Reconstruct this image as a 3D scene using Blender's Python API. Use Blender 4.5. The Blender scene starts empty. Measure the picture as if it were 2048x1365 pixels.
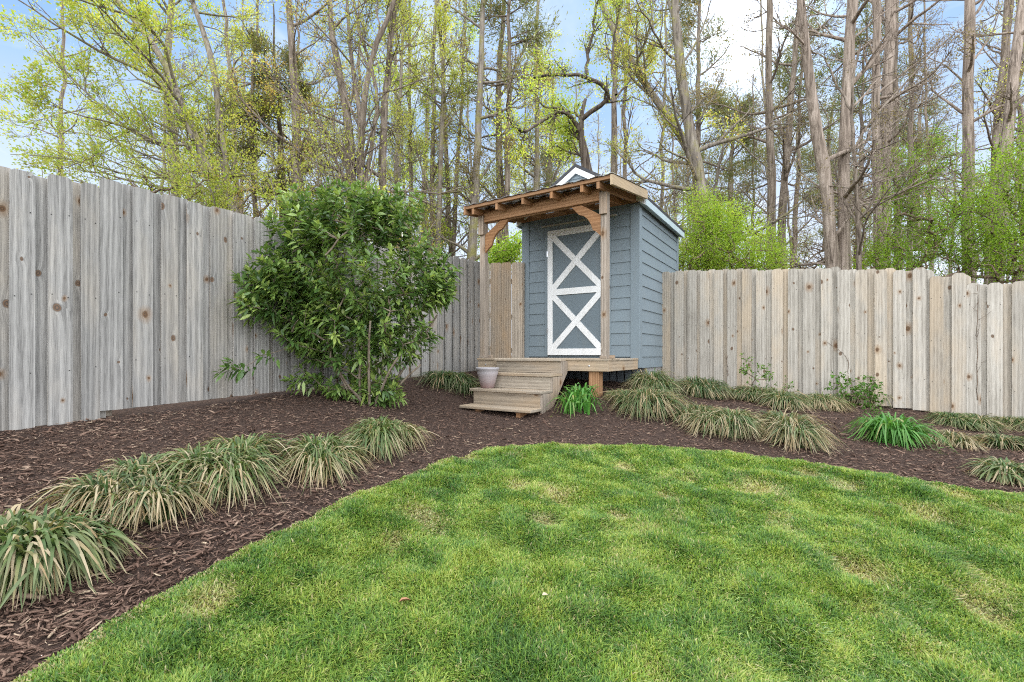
import bpy, math, random
import numpy as np
from mathutils import Vector, Matrix

R = math.radians
SC = bpy.context.scene
COL = SC.collection
random.seed(7)
RNG = np.random.default_rng(11)

# ------------------------------------------------------------------ measured camera: level, 940 px focal length on 2048 px
F, CX, HY = 940.0, 1024.0, 710.0

def px3(px, py, Y):
    return np.array([(px - CX) / F * Y, Y, (HY - py) / F * Y])

# ------------------------------------------------------------------ terrain: thin plate spline through surveyed points
CTRL = np.array([
    (-3.54, 3.25, -.53), (-3.0, 4.1, -.49), (-2.58, 4.8, -.45), (-1.6, 6.5, -.36), (-.55, 8.2, -.27), (-1.5, 4.9, -.57),
    (1.0, 6.1, -.56), (.5, 7.6, -.42), (1.9, 7.3, -.42), (2.55, 8.03, -.44), (4.0, 7.1, -.60), (5.29, 6.28, -.75), (6.2, 5.67, -.87),
    (-.70, 6.2, -.69), (.27, 5.5, -.76), (-.2, 5.85, -.74), (0, 0, -1.40), (0, 4.6, -.86), (2.1, 4.2, -.90), (3.55, 3.25, -1.0), (5, 4, -.98), (3, 0, -1.45), (-3, .5, -.97), (-4.2, 1.5, -.76),
    (-1.5, 1.5, -1.04), (1.5, 2.5, -1.12), (-1.5, 3.0, -.80), (6, 2, -1.2), (8.5, 4, -1.1), (-6, 4, -.42), (-4, 9, -.2), (2, 12, -.35), (9, 9, -.7), (-6, -2, -1.0),
    (0, -4, -1.8), (7, -4, -1.85), (-10, 8, -.3), (-10, -3, -.8), (11, 0, -1.5), (3.3, 5.5, -.74)])
def _phi(r2):
    return np.where(r2 > 1e-9, .5 * r2 * np.log(np.maximum(r2, 1e-9)), 0.0)
def _tps():
    P = CTRL[:, :2]; n = len(P)
    d = ((P[:, None] - P[None]) ** 2).sum(-1)
    K = _phi(d) + np.eye(n) * .02
    Q = np.hstack([np.ones((n, 1)), P])
    M = np.zeros((n + 3, n + 3)); M[:n, :n] = K; M[:n, n:] = Q; M[n:, :n] = Q.T
    return np.linalg.solve(M, np.concatenate([CTRL[:, 2], np.zeros(3)]))
_W = _tps()
def terr(x, y):
    x = np.asarray(x, float); y = np.asarray(y, float); sh = np.broadcast(x, y).shape
    x = np.broadcast_to(x, sh).ravel(); y = np.broadcast_to(y, sh).ravel()
    xc = np.clip(x, -11, 12); yc = np.clip(y, -5, 13)
    out = np.empty(len(x)); P = CTRL[:, :2]; n = len(P)
    for i in range(0, len(x), 20000):
        a = np.stack([xc[i:i+20000], yc[i:i+20000]], 1)
        out[i:i+20000] = _phi(((a[:, None] - P[None]) ** 2).sum(-1)) @ _W[:n] + _W[n] + a @ _W[n+1:]
    f = np.clip((np.hypot(x - .5, y - 4) - 11) / 12, 0, 1)
    return (out * (1 - f) - .6 * f).reshape(sh)
def t1(x, y):
    return float(terr(np.array([x]), np.array([y]))[0])
def hit(px, py):
    ys = np.arange(.8, 14, .01)
    zs = (HY - py) / F * ys
    g = terr((px - CX) / F * ys, ys)
    k = int(np.argmax(zs <= g)) if (zs <= g).any() else len(ys) - 1
    return (px - CX) / F * ys[k], ys[k], g[k]

def vnoise(x, y, s, seed):
    r = np.random.default_rng(seed); G = r.random((128, 128))
    u = x / s + 40; v = y / s + 40
    i = np.floor(u).astype(int); j = np.floor(v).astype(int); a = u - i; b = v - j
    a = a * a * (3 - 2 * a); b = b * b * (3 - 2 * b)
    g = lambda p, q: G[p % 128, q % 128]
    return (g(i, j) * (1 - a) + g(i + 1, j) * a) * (1 - b) + (g(i, j + 1) * (1 - a) + g(i + 1, j + 1) * a) * b

# ------------------------------------------------------------------ objects
def tag(o, label=None, cat=None, group=None, kind=None):
    for k, v in (('label', label), ('category', cat), ('group', group), ('kind', kind)):
        if v: o[k] = v
    return o
def empty(name, loc, label, cat, group=None, rz=0.0):
    o = bpy.data.objects.new(name, None); COL.objects.link(o)
    o.location = tuple(float(c) for c in loc); o.rotation_euler = (0, 0, rz); o.empty_display_size = .1
    return tag(o, label, cat, group)
def link(name, me, parent=None):
    o = bpy.data.objects.new(name, me); COL.objects.link(o)
    if parent: o.parent = parent
    return o

def np_mesh(name, V, faces, mat, parent=None, attrs=None, smooth=False, origin=None, uv=None):
    """V (n,3); faces: list of (m,k) index arrays."""
    V = np.asarray(V, np.float64)
    if origin is not None: V = V - np.asarray(origin, float)
    me = bpy.data.meshes.new(name)
    me.vertices.add(len(V)); me.vertices.foreach_set('co', V.astype(np.float32).ravel())
    faces = [np.asarray(f, np.int32) for f in faces if len(f)]
    li = np.concatenate([f.ravel() for f in faces])
    ls = []; s = 0
    for f in faces:
        ls.append(s + np.arange(len(f)) * f.shape[1]); s += f.size
    ls = np.concatenate(ls).astype(np.int32)
    me.loops.add(len(li)); me.loops.foreach_set('vertex_index', li)
    me.polygons.add(len(ls)); me.polygons.foreach_set('loop_start', ls)
    if smooth: me.polygons.foreach_set('use_smooth', np.ones(len(ls), bool))
    me.update(calc_edges=True)
    for k, a in (attrs or {}).items():
        at = me.attributes.new(k, 'FLOAT', 'POINT'); at.data.foreach_set('value', np.asarray(a, np.float32))
    if mat: me.materials.append(mat)
    o = link(name, me, parent)
    if origin is not None and parent is None: o.location = tuple(float(c) for c in origin)
    return o

class MB:
    """collects boxes and prisms with wood-grain UVs (u across, v along, in metres) and a per-piece random number"""
    def __init__(s): s.v = []; s.f = []; s.uv = []; s.r = []; s.mi = []; s.cur = 0
    def poly(s, pts, uvs, rnd):
        b = len(s.v); s.v += [tuple(p) for p in pts]; s.f.append(tuple(range(b, b + len(pts)))); s.uv += uvs; s.r += [rnd] * len(pts); s.mi.append(s.cur)
    def hexa(s, c, uvf, rnd):
        """c: 8 corners, 0-3 bottom ccw, 4-7 top"""
        for q in ((3, 2, 1, 0), (4, 5, 6, 7), (0, 1, 5, 4), (1, 2, 6, 5), (2, 3, 7, 6), (3, 0, 4, 7)):
            pts = [c[i] for i in q]
            s.poly(pts, uvf(pts), rnd)
    def box(s, x0, x1, y0, y1, z0, z1, rnd=None):
        rnd = random.random() if rnd is None else rnd
        d = (x1 - x0, y1 - y0, z1 - z0); ax = max(range(3), key=lambda i: d[i])
        def uvf(pts):
            n = [max(p[i] for p in pts) - min(p[i] for p in pts) for i in range(3)]
            fl = min(range(3), key=lambda i: n[i]); rest = [i for i in range(3) if i != fl]
            a = ax if ax in rest else rest[0]; b = [i for i in rest if i != a][0]
            return [(p[b] + fl * .37, p[a]) for p in pts]
        c = [(x0, y0, z0), (x1, y0, z0), (x1, y1, z0), (x0, y1, z0), (x0, y0, z1), (x1, y0, z1), (x1, y1, z1), (x0, y1, z1)]
        s.hexa(c, uvf, rnd)
    def bar(s, p0, p1, w, h, side=(1, 0, 0), rnd=None):
        """beam from p0 to p1; w along side axis, h along the third axis"""
        rnd = random.random() if rnd is None else rnd
        p0 = Vector(p0); p1 = Vector(p1); d = (p1 - p0); L = d.length; d = d / L
        sd = Vector(side); sd = (sd - d * sd.dot(d)).normalized(); up = sd.cross(d)
        loc = [(-w/2, -h/2, 0), (w/2, -h/2, 0), (w/2, h/2, 0), (-w/2, h/2, 0), (-w/2, -h/2, L), (w/2, -h/2, L), (w/2, h/2, L), (-w/2, h/2, L)]
        quads = ((3, 2, 1, 0), (4, 5, 6, 7), (0, 1, 5, 4), (1, 2, 6, 5), (2, 3, 7, 6), (3, 0, 4, 7))
        for k, q in enumerate(quads):
            pts = [p0 + sd * loc[i][0] + up * loc[i][1] + d * loc[i][2] for i in q]
            uv = [((loc[i][0] if k in (2, 4) else loc[i][1] + .3) , loc[i][2]) for i in q] if k > 1 else [(loc[i][0], loc[i][1]) for i in q]
            s.poly(pts, uv, rnd)
    def prism(s, poly, axis, a0, a1, rnd=None, grain=1):
        """2-D polygon (ccw) extruded along axis 0=x or 1=y; polygon coords are the other two (first horizontal, then z)"""
        rnd = random.random() if rnd is None else rnd
        P = (lambda a, q: (a, q[0], q[1])) if axis == 0 else (lambda a, q: (q[0], a, q[1]))
        uvq = (lambda q: (q[0], q[1])) if grain else (lambda q: (q[1], q[0]))
        s.poly([P(a0, q) for q in poly], [uvq(q) for q in poly], rnd)
        s.poly([P(a1, q) for q in reversed(poly)], [uvq(q) for q in reversed(poly)], rnd)
        n = len(poly)
        for i in range(n):
            q, r = poly[i], poly[(i + 1) % n]
            l = math.hypot(r[0] - q[0], r[1] - q[1])
            s.poly([P(a0, q), P(a1, q), P(a1, r), P(a0, r)], [(a0, 0), (a1, 0), (a1, l), (a0, l)], rnd)
    def build(s, name, mat, parent=None, bevel=0.0, origin=None, smooth=False, mat2=None):
        me = bpy.data.meshes.new(name)
        vs = s.v if origin is None else [(x - origin[0], y - origin[1], z - origin[2]) for x, y, z in s.v]
        me.from_pydata([tuple(map(float, v)) for v in vs], [], s.f)
        uv = me.uv_layers.new(name='UVMap'); uv.data.foreach_set('uv', np.array(s.uv, np.float32).ravel())
        at = me.attributes.new('rnd', 'FLOAT', 'POINT'); at.data.foreach_set('value', np.array(s.r, np.float32))
        me.materials.append(mat)
        if mat2: me.materials.append(mat2); me.polygons.foreach_set('material_index', s.mi)
        import bmesh
        bm = bmesh.new(); bm.from_mesh(me)
        bmesh.ops.remove_doubles(bm, verts=bm.verts, dist=1e-5)
        bmesh.ops.recalc_face_normals(bm, faces=bm.faces); bm.to_mesh(me); bm.free()
        o = link(name, me, parent)
        if bevel:
            m = o.modifiers.new('soft_edge', 'BEVEL'); m.width = bevel; m.segments = 2; m.limit_method = 'ANGLE'; m.angle_limit = R(50)
        return o

# ------------------------------------------------------------------ materials
class NT:
    def __init__(s, name):
        s.m = bpy.data.materials.new(name); s.m.use_nodes = True; s.t = s.m.node_tree; s.t.nodes.clear()
        s.out = s.t.nodes.new('ShaderNodeOutputMaterial')
    def n(s, typ, ins=None, **kw):
        d = s.t.nodes.new('ShaderNode' + typ)
        for k, v in kw.items(): setattr(d, k, v)
        for k, v in (ins or {}).items():
            sock = d.inputs[k]
            if isinstance(v, bpy.types.NodeSocket): s.t.links.new(v, sock)
            else: sock.default_value = v
        return d
    def math(s, op, a, b=None, c=None, clamp=False):
        ins = {0: a}
        if b is not None: ins[1] = b
        if c is not None: ins[2] = c
        return s.n('Math', ins, operation=op, use_clamp=clamp).outputs[0]
    def ramp(s, fac, stops, interp='LINEAR'):
        d = s.n('ValToRGB', {0: fac}); e = d.color_ramp.elements; d.color_ramp.interpolation = interp
        while len(e) > 1: e.remove(e[-1])
        for i, (p, c) in enumerate(stops):
            el = e[0] if i == 0 else e.new(p)
            el.position = p; el.color = (*c, 1) if not isinstance(c, (int, float)) else (c, c, c, 1)
        return d.outputs[0]
    def mix(s, fac, a, b, typ='MIX'):
        d = s.n('Mix', data_type='RGBA', blend_type=typ)
        for k, v in ((0, fac), (6, a), (7, b)):
            if isinstance(v, bpy.types.NodeSocket): s.t.links.new(v, d.inputs[k])
            else: d.inputs[k].default_value = (*v, 1) if isinstance(v, tuple) and len(v) == 3 else v
        return d.outputs[2]
    def attr(s, name): return s.n('Attribute', attribute_name=name).outputs['Fac']
    def maprange(s, v, a, b, c=0.0, d=1.0):
        return s.n('MapRange', {0: v, 1: a, 2: b, 3: c, 4: d}).outputs[0]
    def combine(s, x, y, z): return s.n('CombineXYZ', {0: x, 1: y, 2: z}).outputs[0]
    def noise(s, vec, scale, detail=3.0, rough=.55, dist=0.0, out=0):
        return s.n('TexNoise', {'Vector': vec, 'Scale': scale, 'Detail': detail, 'Roughness': rough, 'Distortion': dist}).outputs[out]
    def bump(s, h, strength=.3, dist=.01):
        return s.n('Bump', {'Height': h, 'Strength': strength, 'Distance': dist}).outputs[0]
    def bsdf(s, col, rough=.6, normal=None, spec=.3, metal=0.0, emit=None):
        ins = {'Base Color': col if isinstance(col, bpy.types.NodeSocket) else (*col, 1), 'Roughness': rough, 'Metallic': metal, 'Specular IOR Level': spec}
        if normal is not None: ins['Normal'] = normal
        b = s.n('BsdfPrincipled', ins)
        return b.outputs[0]
    def done(s, sh):
        s.t.links.new(sh, s.out.inputs[0]); return s.m

def wood(name, dark, mid, light, tan, tan_amt=.4, knots=3.4, knot_amt=.55, spread=.3, contrast=1.0):
    t = NT(name)
    uv = t.n('UVMap', uv_map='UVMap').outputs[0]
    sp = t.n('SeparateXYZ', {0: uv}); u, v = sp.outputs[0], sp.outputs[1]
    rnd = t.attr('rnd')
    ku = t.math('MULTIPLY_ADD', rnd, 37.3, u); kv = t.math('MULTIPLY_ADD', rnd, 91.7, t.math('MULTIPLY', v, .72))
    wob = t.noise(t.combine(ku, kv, 0.0), 14.0, 2.0)
    kvec = t.combine(t.math('MULTIPLY_ADD', wob, .02, ku), t.math('MULTIPLY_ADD', wob, .02, kv), 0.0)
    vo = t.n('TexVoronoi', {'Vector': kvec, 'Scale': knots, 'Randomness': 1.0}, voronoi_dimensions='2D')
    d = t.math('DIVIDE', vo.outputs['Distance'], knots)
    cell = t.n('SeparateXYZ', {0: vo.outputs['Color']})
    has = t.math('LESS_THAN', cell.outputs[0], knot_amt)
    size = t.math('MULTIPLY_ADD', t.math('POWER', cell.outputs[1], 2.0), .022, .0065)
    dn = t.math('DIVIDE', d, size)                       # 1 = knot edge
    core = t.math('MULTIPLY', t.maprange(dn, 1.15, .8), has)
    halo = t.math('MULTIPLY', t.math('POWER', t.maprange(dn, 5.0, .9), 2.0), has)
    # grain, bent round the knots
    uw = t.math('MULTIPLY_ADD', halo, .016, ku)
    low = t.noise(t.combine(t.math('MULTIPLY', uw, 5.0), t.math('MULTIPLY', v, .16), t.math('MULTIPLY', rnd, 40.0)), 1.0, 1.5)
    ph = t.math('MULTIPLY_ADD', low, 22.0, t.math('MULTIPLY', uw, 150.0))
    ring = t.math('MULTIPLY_ADD', t.math('SINE', ph), .5, .5)
    ring = t.math('POWER', ring, 2.2)
    fine = t.noise(t.combine(t.math('MULTIPLY', uw, 230.0), t.math('MULTIPLY', v, 5.5), rnd), 1.0, 5.0, .72)
    blot = t.noise(t.combine(t.math('MULTIPLY', ku, 3.2), t.math('MULTIPLY', kv, 1.3), rnd), 1.0, 4.0, .6)
    g = t.math('ADD', t.math('MULTIPLY', ring, .17 * contrast), t.math('MULTIPLY', fine, .90))
    g = t.math('ADD', g, t.math('MULTIPLY_ADD', blot, .55, -.35))
    col = t.ramp(g, [(.12, dark), (.42, mid), (.85, light)])
    warm = t.math('ADD', t.maprange(blot, .40, .68), t.math('MULTIPLY_ADD', rnd, 1.2, -.75))
    col = t.mix(t.math('MULTIPLY', t.math('MINIMUM', t.math('MAXIMUM', warm, 0.0), 1.0), tan_amt), col, t.mix(1.0, col, tan, 'MULTIPLY'))
    shade = t.math('MULTIPLY_ADD', t.math('FRACT', t.math('MULTIPLY', rnd, 7.77)), spread, 1.0 - spread / 2)
    col = t.mix(1.0, col, t.combine(shade, shade, shade), 'MULTIPLY')
    stain = t.math('MULTIPLY', t.maprange(dn, 3.2, 1.0), t.math('MULTIPLY', has, t.math('GREATER_THAN', cell.outputs[2], .55)))
    col = t.mix(t.math('MULTIPLY', stain, .55), col, (.23, .125, .05))
    krg = t.math('MULTIPLY_ADD', t.math('SINE', t.math('MULTIPLY', dn, 11.0)), .5, .5)
    kcol = t.mix(krg, (.045, .028, .018), (.16, .085, .04))
    col = t.mix(t.math('MULTIPLY', core, .85), col, kcol)
    h = t.math('ADD', g, t.math('MULTIPLY', core, -.6))
    return t.done(t.bsdf(col, .85, t.bump(h, .45, .004), .15))

def paint(name, col, var=.12, rough=.55, dirt=(.2, .19, .16), dirt_amt=.12, spec=.3):
    t = NT(name)
    co = t.n('TexCoord').outputs['Object']
    a = t.noise(co, 2.5, 4.0); b = t.noise(co, 55.0, 3.0)
    sh = t.math('MULTIPLY_ADD', a, var * 2, 1.0 - var)
    c = t.mix(1.0, (*col,), t.combine(sh, sh, sh), 'MULTIPLY')
    streak = t.noise(t.n('VectorMath', {0: co, 1: (9.0, 9.0, 1.1)}, operation='MULTIPLY').outputs[0], 1.5, 4.0)
    c = t.mix(t.math('MULTIPLY', t.maprange(streak, .5, .75), dirt_amt), c, dirt)
    return t.done(t.bsdf(c, rough, t.bump(t.math('MULTIPLY_ADD', b, .6, streak), .12, .004), spec))

def bark(name, dark, mid, light, vs=1.0, moss=None, scale=1.0):
    t = NT(name)
    co = t.n('TexCoord').outputs['Object']
    st = t.n('VectorMath', {0: co, 1: (21.0 * scale, 21.0 * scale, 2.0 * vs * scale)}, operation='MULTIPLY').outputs[0]
    a = t.noise(st, 1.0, 5.0, .62, .5); b = t.noise(co, 1.3, 3.0)
    col = t.ramp(t.math('MULTIPLY_ADD', b, .35, t.math('SUBTRACT', a, .17)), [(.30, dark), (.47, mid), (.68, light)])
    if moss: col = t.mix(t.maprange(t.noise(co, 2.6, 4.0), .50, .66), col, moss)
    return t.done(t.bsdf(col, .9, t.bump(a, .8, .03), .1))

def foliage(name, tones, straw=None, transl=.35, rough=.5, spec=.25, tcol=None):
    """colour runs over the attribute tone; the attribute dry leads towards straw"""
    t = NT(name)
    n = len(tones)
    col = t.ramp(t.attr('tone'), [(i / (n - 1), c) for i, c in enumerate(tones)])
    if straw:
        dr = t.attr('dry')
        sc = t.ramp(t.math('FRACT', t.math('MULTIPLY', t.attr('tone'), 5.3)), [(0, straw[0]), (1, straw[1])])
        col = t.mix(dr, col, sc)
    p = t.bsdf(col, rough, None, spec)
    tc = t.mix(1.0, col, (1.25, 1.2, .7) if tcol is None else tcol, 'MULTIPLY')
    tr = t.n('BsdfTranslucent', {'Color': tc}).outputs[0]
    return t.done(t.n('MixShader', {0: transl, 1: p, 2: tr}).outputs[0])

M = {}
M['fence_grey'] = wood('weathered_grey_pine', (.078, .074, .068), (.275, .264, .245), (.50, .482, .445), (1.0, .87, .70), .5, 3.8, .80, .26)
M['fence_tan'] = wood('weathered_tan_pine', (.145, .125, .10), (.375, .343, .29), (.56, .525, .46), (1.0, .86, .70), .8, 3.9, .74, .24, .8)
M['fence_back'] = wood('weathered_brown_pine', (.13, .105, .08), (.33, .28, .22), (.50, .435, .35), (.95, .78, .6), .8, 3.6, .6, .3)
M['cedar_new'] = wood('orange_brown_timber', (.12, .06, .028), (.29, .158, .08), (.45, .28, .16), (1, .82, .6), .5, 2.6, .4, .3)
M['post_wood'] = wood('greyed_post_timber', (.10, .08, .062), (.30, .25, .20), (.50, .43, .36), (1, .78, .56), .6, 3.0, .5, .15)
M['deck_wood'] = wood('worn_deck_timber', (.14, .115, .09), (.35, .30, .235), (.54, .475, .39), (1, .8, .58), .6, 3.2, .5, .22, .8)
M['barge'] = wood('pale_barge_timber', (.22, .17, .11), (.42, .34, .24), (.56, .48, .36), (1, .86, .66), .5, 2.5, .3, .1, .6)
M['blue'] = paint('blue_grey_paint', (.178, .218, .238), .10, .6)
M['door_blue'] = paint('door_grey_paint', (.138, .172, .190), .10, .5)
M['white'] = paint('white_paint', (.74, .74, .72), .05, .5, (.45, .42, .36), .25)
M['soffit'] = paint('pale_blue_trim_paint', (.40, .48, .50), .06, .55)
M['strip'] = paint('faded_tan_strip', (.36, .34, .28), .1, .6)
M['shingle'] = paint('dark_roof_shingle', (.045, .045, .048), .35, .9)
M['black'] = paint('gap_shade_hardware_black', (.02, .02, .02), .2, .9)
M['skirt'] = paint('grey_skirting_board', (.10, .115, .125), .25, .8)
M['block'] = paint('concrete_block', (.30, .30, .29), .2, .9)
def galvanised():
    t = NT('galvanised_metal'); co = t.n('TexCoord').outputs['Object']
    a = t.noise(co, 9.0, 4.0)
    return t.done(t.bsdf(t.ramp(a, [(.3, (.55, .56, .57)), (.7, (.78, .79, .80))]), t.maprange(a, .3, .7, .5, .32), None, .5, .85))
M['metal'] = galvanised()
def potmat():
    t = NT('faded_pink_pot'); co = t.n('TexCoord').outputs['Object']
    z = t.n('SeparateXYZ', {0: co}).outputs[2]
    a = t.noise(co, 9.0, 4.0)
    zz = t.math('MULTIPLY_ADD', a, .16, z)
    c = t.ramp(t.maprange(zz, .03, .36), [(0, (.17, .08, .065)), (.22, (.28, .19, .18)), (.5, (.34, .285, .28)), (1, (.32, .305, .31))])
    return t.done(t.bsdf(c, .55, t.bump(a, .1, .004), .35))
M['pot'] = potmat()
M['twig'] = bark('dry_twig_bark', (.07, .048, .034), (.16, .115, .08), (.27, .20, .15))
M['stem'] = bark('shrub_stem_bark', (.09, .07, .05), (.19, .15, .11), (.30, .25, .19))
M['bark_brown'] = bark('brown_tree_bark', (.065, .05, .037), (.172, .138, .106), (.30, .25, .198))
M['bark_grey'] = bark('grey_tree_bark', (.075, .064, .052), (.185, .158, .128), (.31, .27, .222), moss=(.22, .20, .08))
M['bark_cedar'] = bark('shredded_cedar_bark', (.088, .068, .053), (.245, .196, .154), (.43, .355, .29), .6)
M['bark_dark'] = bark('dark_gnarled_bark', (.03, .023, .018), (.085, .066, .05), (.17, .14, .11))
M['leaf_spring'] = foliage('spring_leaf', [(.18, .25, .045), (.32, .39, .075), (.54, .54, .15)], None, .58, .5, .2)
M['leaf_gold'] = foliage('golden_bud_leaf', [(.38, .30, .08), (.54, .38, .12), (.60, .46, .20)], None, .5, .5, .2)
M['leaf_fresh'] = foliage('fresh_green_leaf', [(.12, .23, .025), (.27, .41, .045), (.48, .58, .09)], None, .55, .5, .2)
M['leaf_olive'] = foliage('olive_brown_leaf', [(.11, .11, .04), (.19, .165, .07), (.29, .22, .12)], None, .45, .6, .2)
M['leaf_pine'] = foliage('pine_needle', [(.09, .115, .045), (.15, .175, .07), (.23, .24, .11)], None, .45, .5, .3)
M['leaf_bush'] = foliage('glossy_bush_leaf', [(.03, .062, .018), (.075, .145, .035), (.165, .26, .06), (.33, .42, .11)], None, .28, .30, .5)
M['leaf_weed'] = foliage('weed_leaf', [(.05, .13, .02), (.10, .21, .03), (.18, .26, .05)], None, .35, .5, .25)
M['liriope'] = foliage('strap_leaf', [(.035, .075, .028), (.075, .135, .042), (.15, .20, .06)], [(.34, .235, .12), (.50, .41, .27)], .28, .5, .3)
M['daylily'] = foliage('daylily_leaf', [(.045, .16, .028), (.075, .235, .04), (.13, .32, .055)], [(.3, .3, .1), (.4, .35, .15)], .32, .4, .35)
M['grass'] = foliage('grass_blade', [(.045, .13, .034), (.10, .22, .04), (.20, .33, .048), (.38, .44, .10)], [(.40, .33, .16), (.58, .50, .29)], .35, .45, .3)
def groundmat():
    t = NT('bed_soil'); co = t.n('TexCoord').outputs['Object']
    a = t.noise(co, 38.0, 5.0, .7); b = t.noise(co, 1.7, 3.0)
    c = t.ramp(a, [(.3, (.026, .017, .013)), (.6, (.085, .056, .043)), (.8, (.16, .115, .088))])
    c = t.mix(t.math('MULTIPLY', b, .3), c, (.06, .045, .04))
    return t.done(t.bsdf(c, .95, t.bump(a, 1.0, .03), .1))
M['soil'] = groundmat()
def thatch():
    t = NT('lawn_thatch'); co = t.n('TexCoord').outputs['Object']
    a = t.noise(co, 60.0, 5.0, .7); b = t.noise(co, 2.2, 4.0)
    c = t.ramp(a, [(.3, (.05, .06, .02)), (.55, (.15, .14, .055)), (.8, (.33, .28, .15))])
    c = t.mix(t.maprange(b, .58, .7), c, (.30, .23, .14))
    return t.done(t.bsdf(c, .95, t.bump(a, 1.0, .02), .1))
M['thatch'] = thatch()
def chipmat():
    t = NT('shredded_bark_mulch'); co = t.n('TexCoord').outputs['Object']
    a = t.noise(co, 120.0, 3.0)
    c = t.ramp(t.attr('tone'), [(0, (.045, .026, .018)), (.35, (.130, .078, .056)), (.72, (.225, .148, .107)), (.93, (.32, .23, .165)), (1, (.42, .32, .22))])
    c = t.mix(1.0, c, t.ramp(a, [(.3, .65), (.7, 1.25)]), 'MULTIPLY')
    return t.done(t.bsdf(c, .85, t.bump(a, .6, .004), .2))
M['chips'] = chipmat()
# ================================================================== SETTING: ground, lawn
def axis(lo, hi, step, far, k=1.35):
    a = list(np.arange(lo, hi + 1e-6, step)); s = step
    while a[-1] < far: s *= k; a.append(a[-1] + s)
    s = step
    while a[0] > -far: s *= k; a.insert(0, a[0] - s)
    return np.array(a)
gx = axis(-8, 9, .12, 420); gy = axis(-3, 11, .12, 420)
GX, GY = np.meshgrid(gx, gy)
GZ = terr(GX, GY)
GZ += .022 * (vnoise(GX, GY, .35, 3) - .5) + .03 * (vnoise(GX, GY, 1.1, 4) - .5)
nx, ny = len(gx), len(gy)
ii = (np.arange(ny - 1)[:, None] * nx + np.arange(nx - 1)[None]).ravel()
g = np_mesh('ground', np.stack([GX, GY, GZ], -1).reshape(-1, 3), [np.stack([ii, ii + 1, ii + nx + 1, ii + nx], 1)], M['soil'], smooth=True)
tag(g, 'dark brown soil under the mulch beds and the woods', 'ground', kind='structure')

EDGE_PX = [(60, 1365), (130, 1318), (200, 1275), (265, 1234), (330, 1196), (415, 1150), (500, 1105), (560, 1078), (620, 1050), (720, 1000), (820, 955), (900, 923), (955, 907),
           (1020, 897), (1100, 893), (1200, 894), (1300, 897), (1400, 902), (1500, 912), (1600, 927), (1700, 944), (1800, 962), (1900, 980), (2048, 1004)]
E = np.array([hit(a, b + (5 if b < 1000 else 2))[:2] for a, b in EDGE_PX])
d0 = (E[0] - E[2]) / np.linalg.norm(E[0] - E[2]); d1 = (E[-1] - E[-3]) / np.linalg.norm(E[-1] - E[-3])
E = np.vstack([[E[0] + d0 * s for s in (5, 3, 1.5, .6)], E, [E[-1] + d1 * s for s in (.6, 1.5, 3, 5)]])
def smooth_line(P, n):
    L = np.concatenate([[0], np.cumsum(np.linalg.norm(np.diff(P, axis=0), axis=1))]); s = np.linspace(0, L[-1], n)
    Q = np.stack([np.interp(s, L, P[:, k]) for k in range(2)], 1)
    for _ in range(14): Q[1:-1] = .25 * Q[:-2] + .5 * Q[1:-1] + .25 * Q[2:]
    return Q
EDGE = smooth_line(E, 240)
FAR = np.stack([np.interp(np.linspace(0, 1, 240), [0, 1], [EDGE[0, 0] - .2, EDGE[-1, 0] + .2]), np.full(240, -4.0)], 1)
rows = 70
tt = np.linspace(0, 1, rows)[:, None, None] ** 1.3
LP = EDGE[None] * (1 - tt) + FAR[None] * tt
LZ = terr(LP[..., 0], LP[..., 1]) + .035 + .022 * (vnoise(LP[..., 0], LP[..., 1], .35, 3) - .5) + .03 * (vnoise(LP[..., 0], LP[..., 1], 1.1, 4) - .5)
LZ[0] -= .05
LZ += .03 * (vnoise(LP[..., 0], LP[..., 1], .28, 8) - .5)
def lawn_z(x, y):
    return terr(x, y) + .035 + .022 * (vnoise(x, y, .35, 3) - .5) + .03 * (vnoise(x, y, 1.1, 4) - .5) + .03 * (vnoise(x, y, .28, 8) - .5)
ii = (np.arange(rows - 1)[:, None] * 240 + np.arange(239)[None]).ravel()
lw = np_mesh('lawn', np.concatenate([LP, LZ[..., None]], -1).reshape(-1, 3), [np.stack([ii, ii + 240, ii + 241, ii + 1], 1)], M['thatch'], smooth=True)
tag(lw, 'thatch and bare patches under the lawn grass', 'lawn', kind='structure')

POLY = np.vstack([EDGE, FAR[::-1]])
def in_lawn(x, y):
    inside = np.zeros(len(x), bool); n = len(POLY); j = n - 1
    for i in range(n):
        xi, yi = POLY[i]; xj, yj = POLY[j]
        if yi != yj:
            c = ((yi > y) != (yj > y)) & (x < (xj - xi) * (y - yi) / (yj - yi) + xi)
            inside ^= c
        j = i
    return inside
def edge_dist(x, y):
    d = np.full(len(x), 9.0)
    for i in range(0, 240, 2):
        d = np.minimum(d, np.hypot(x - EDGE[i, 0], y - EDGE[i, 1]))
    return d

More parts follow.
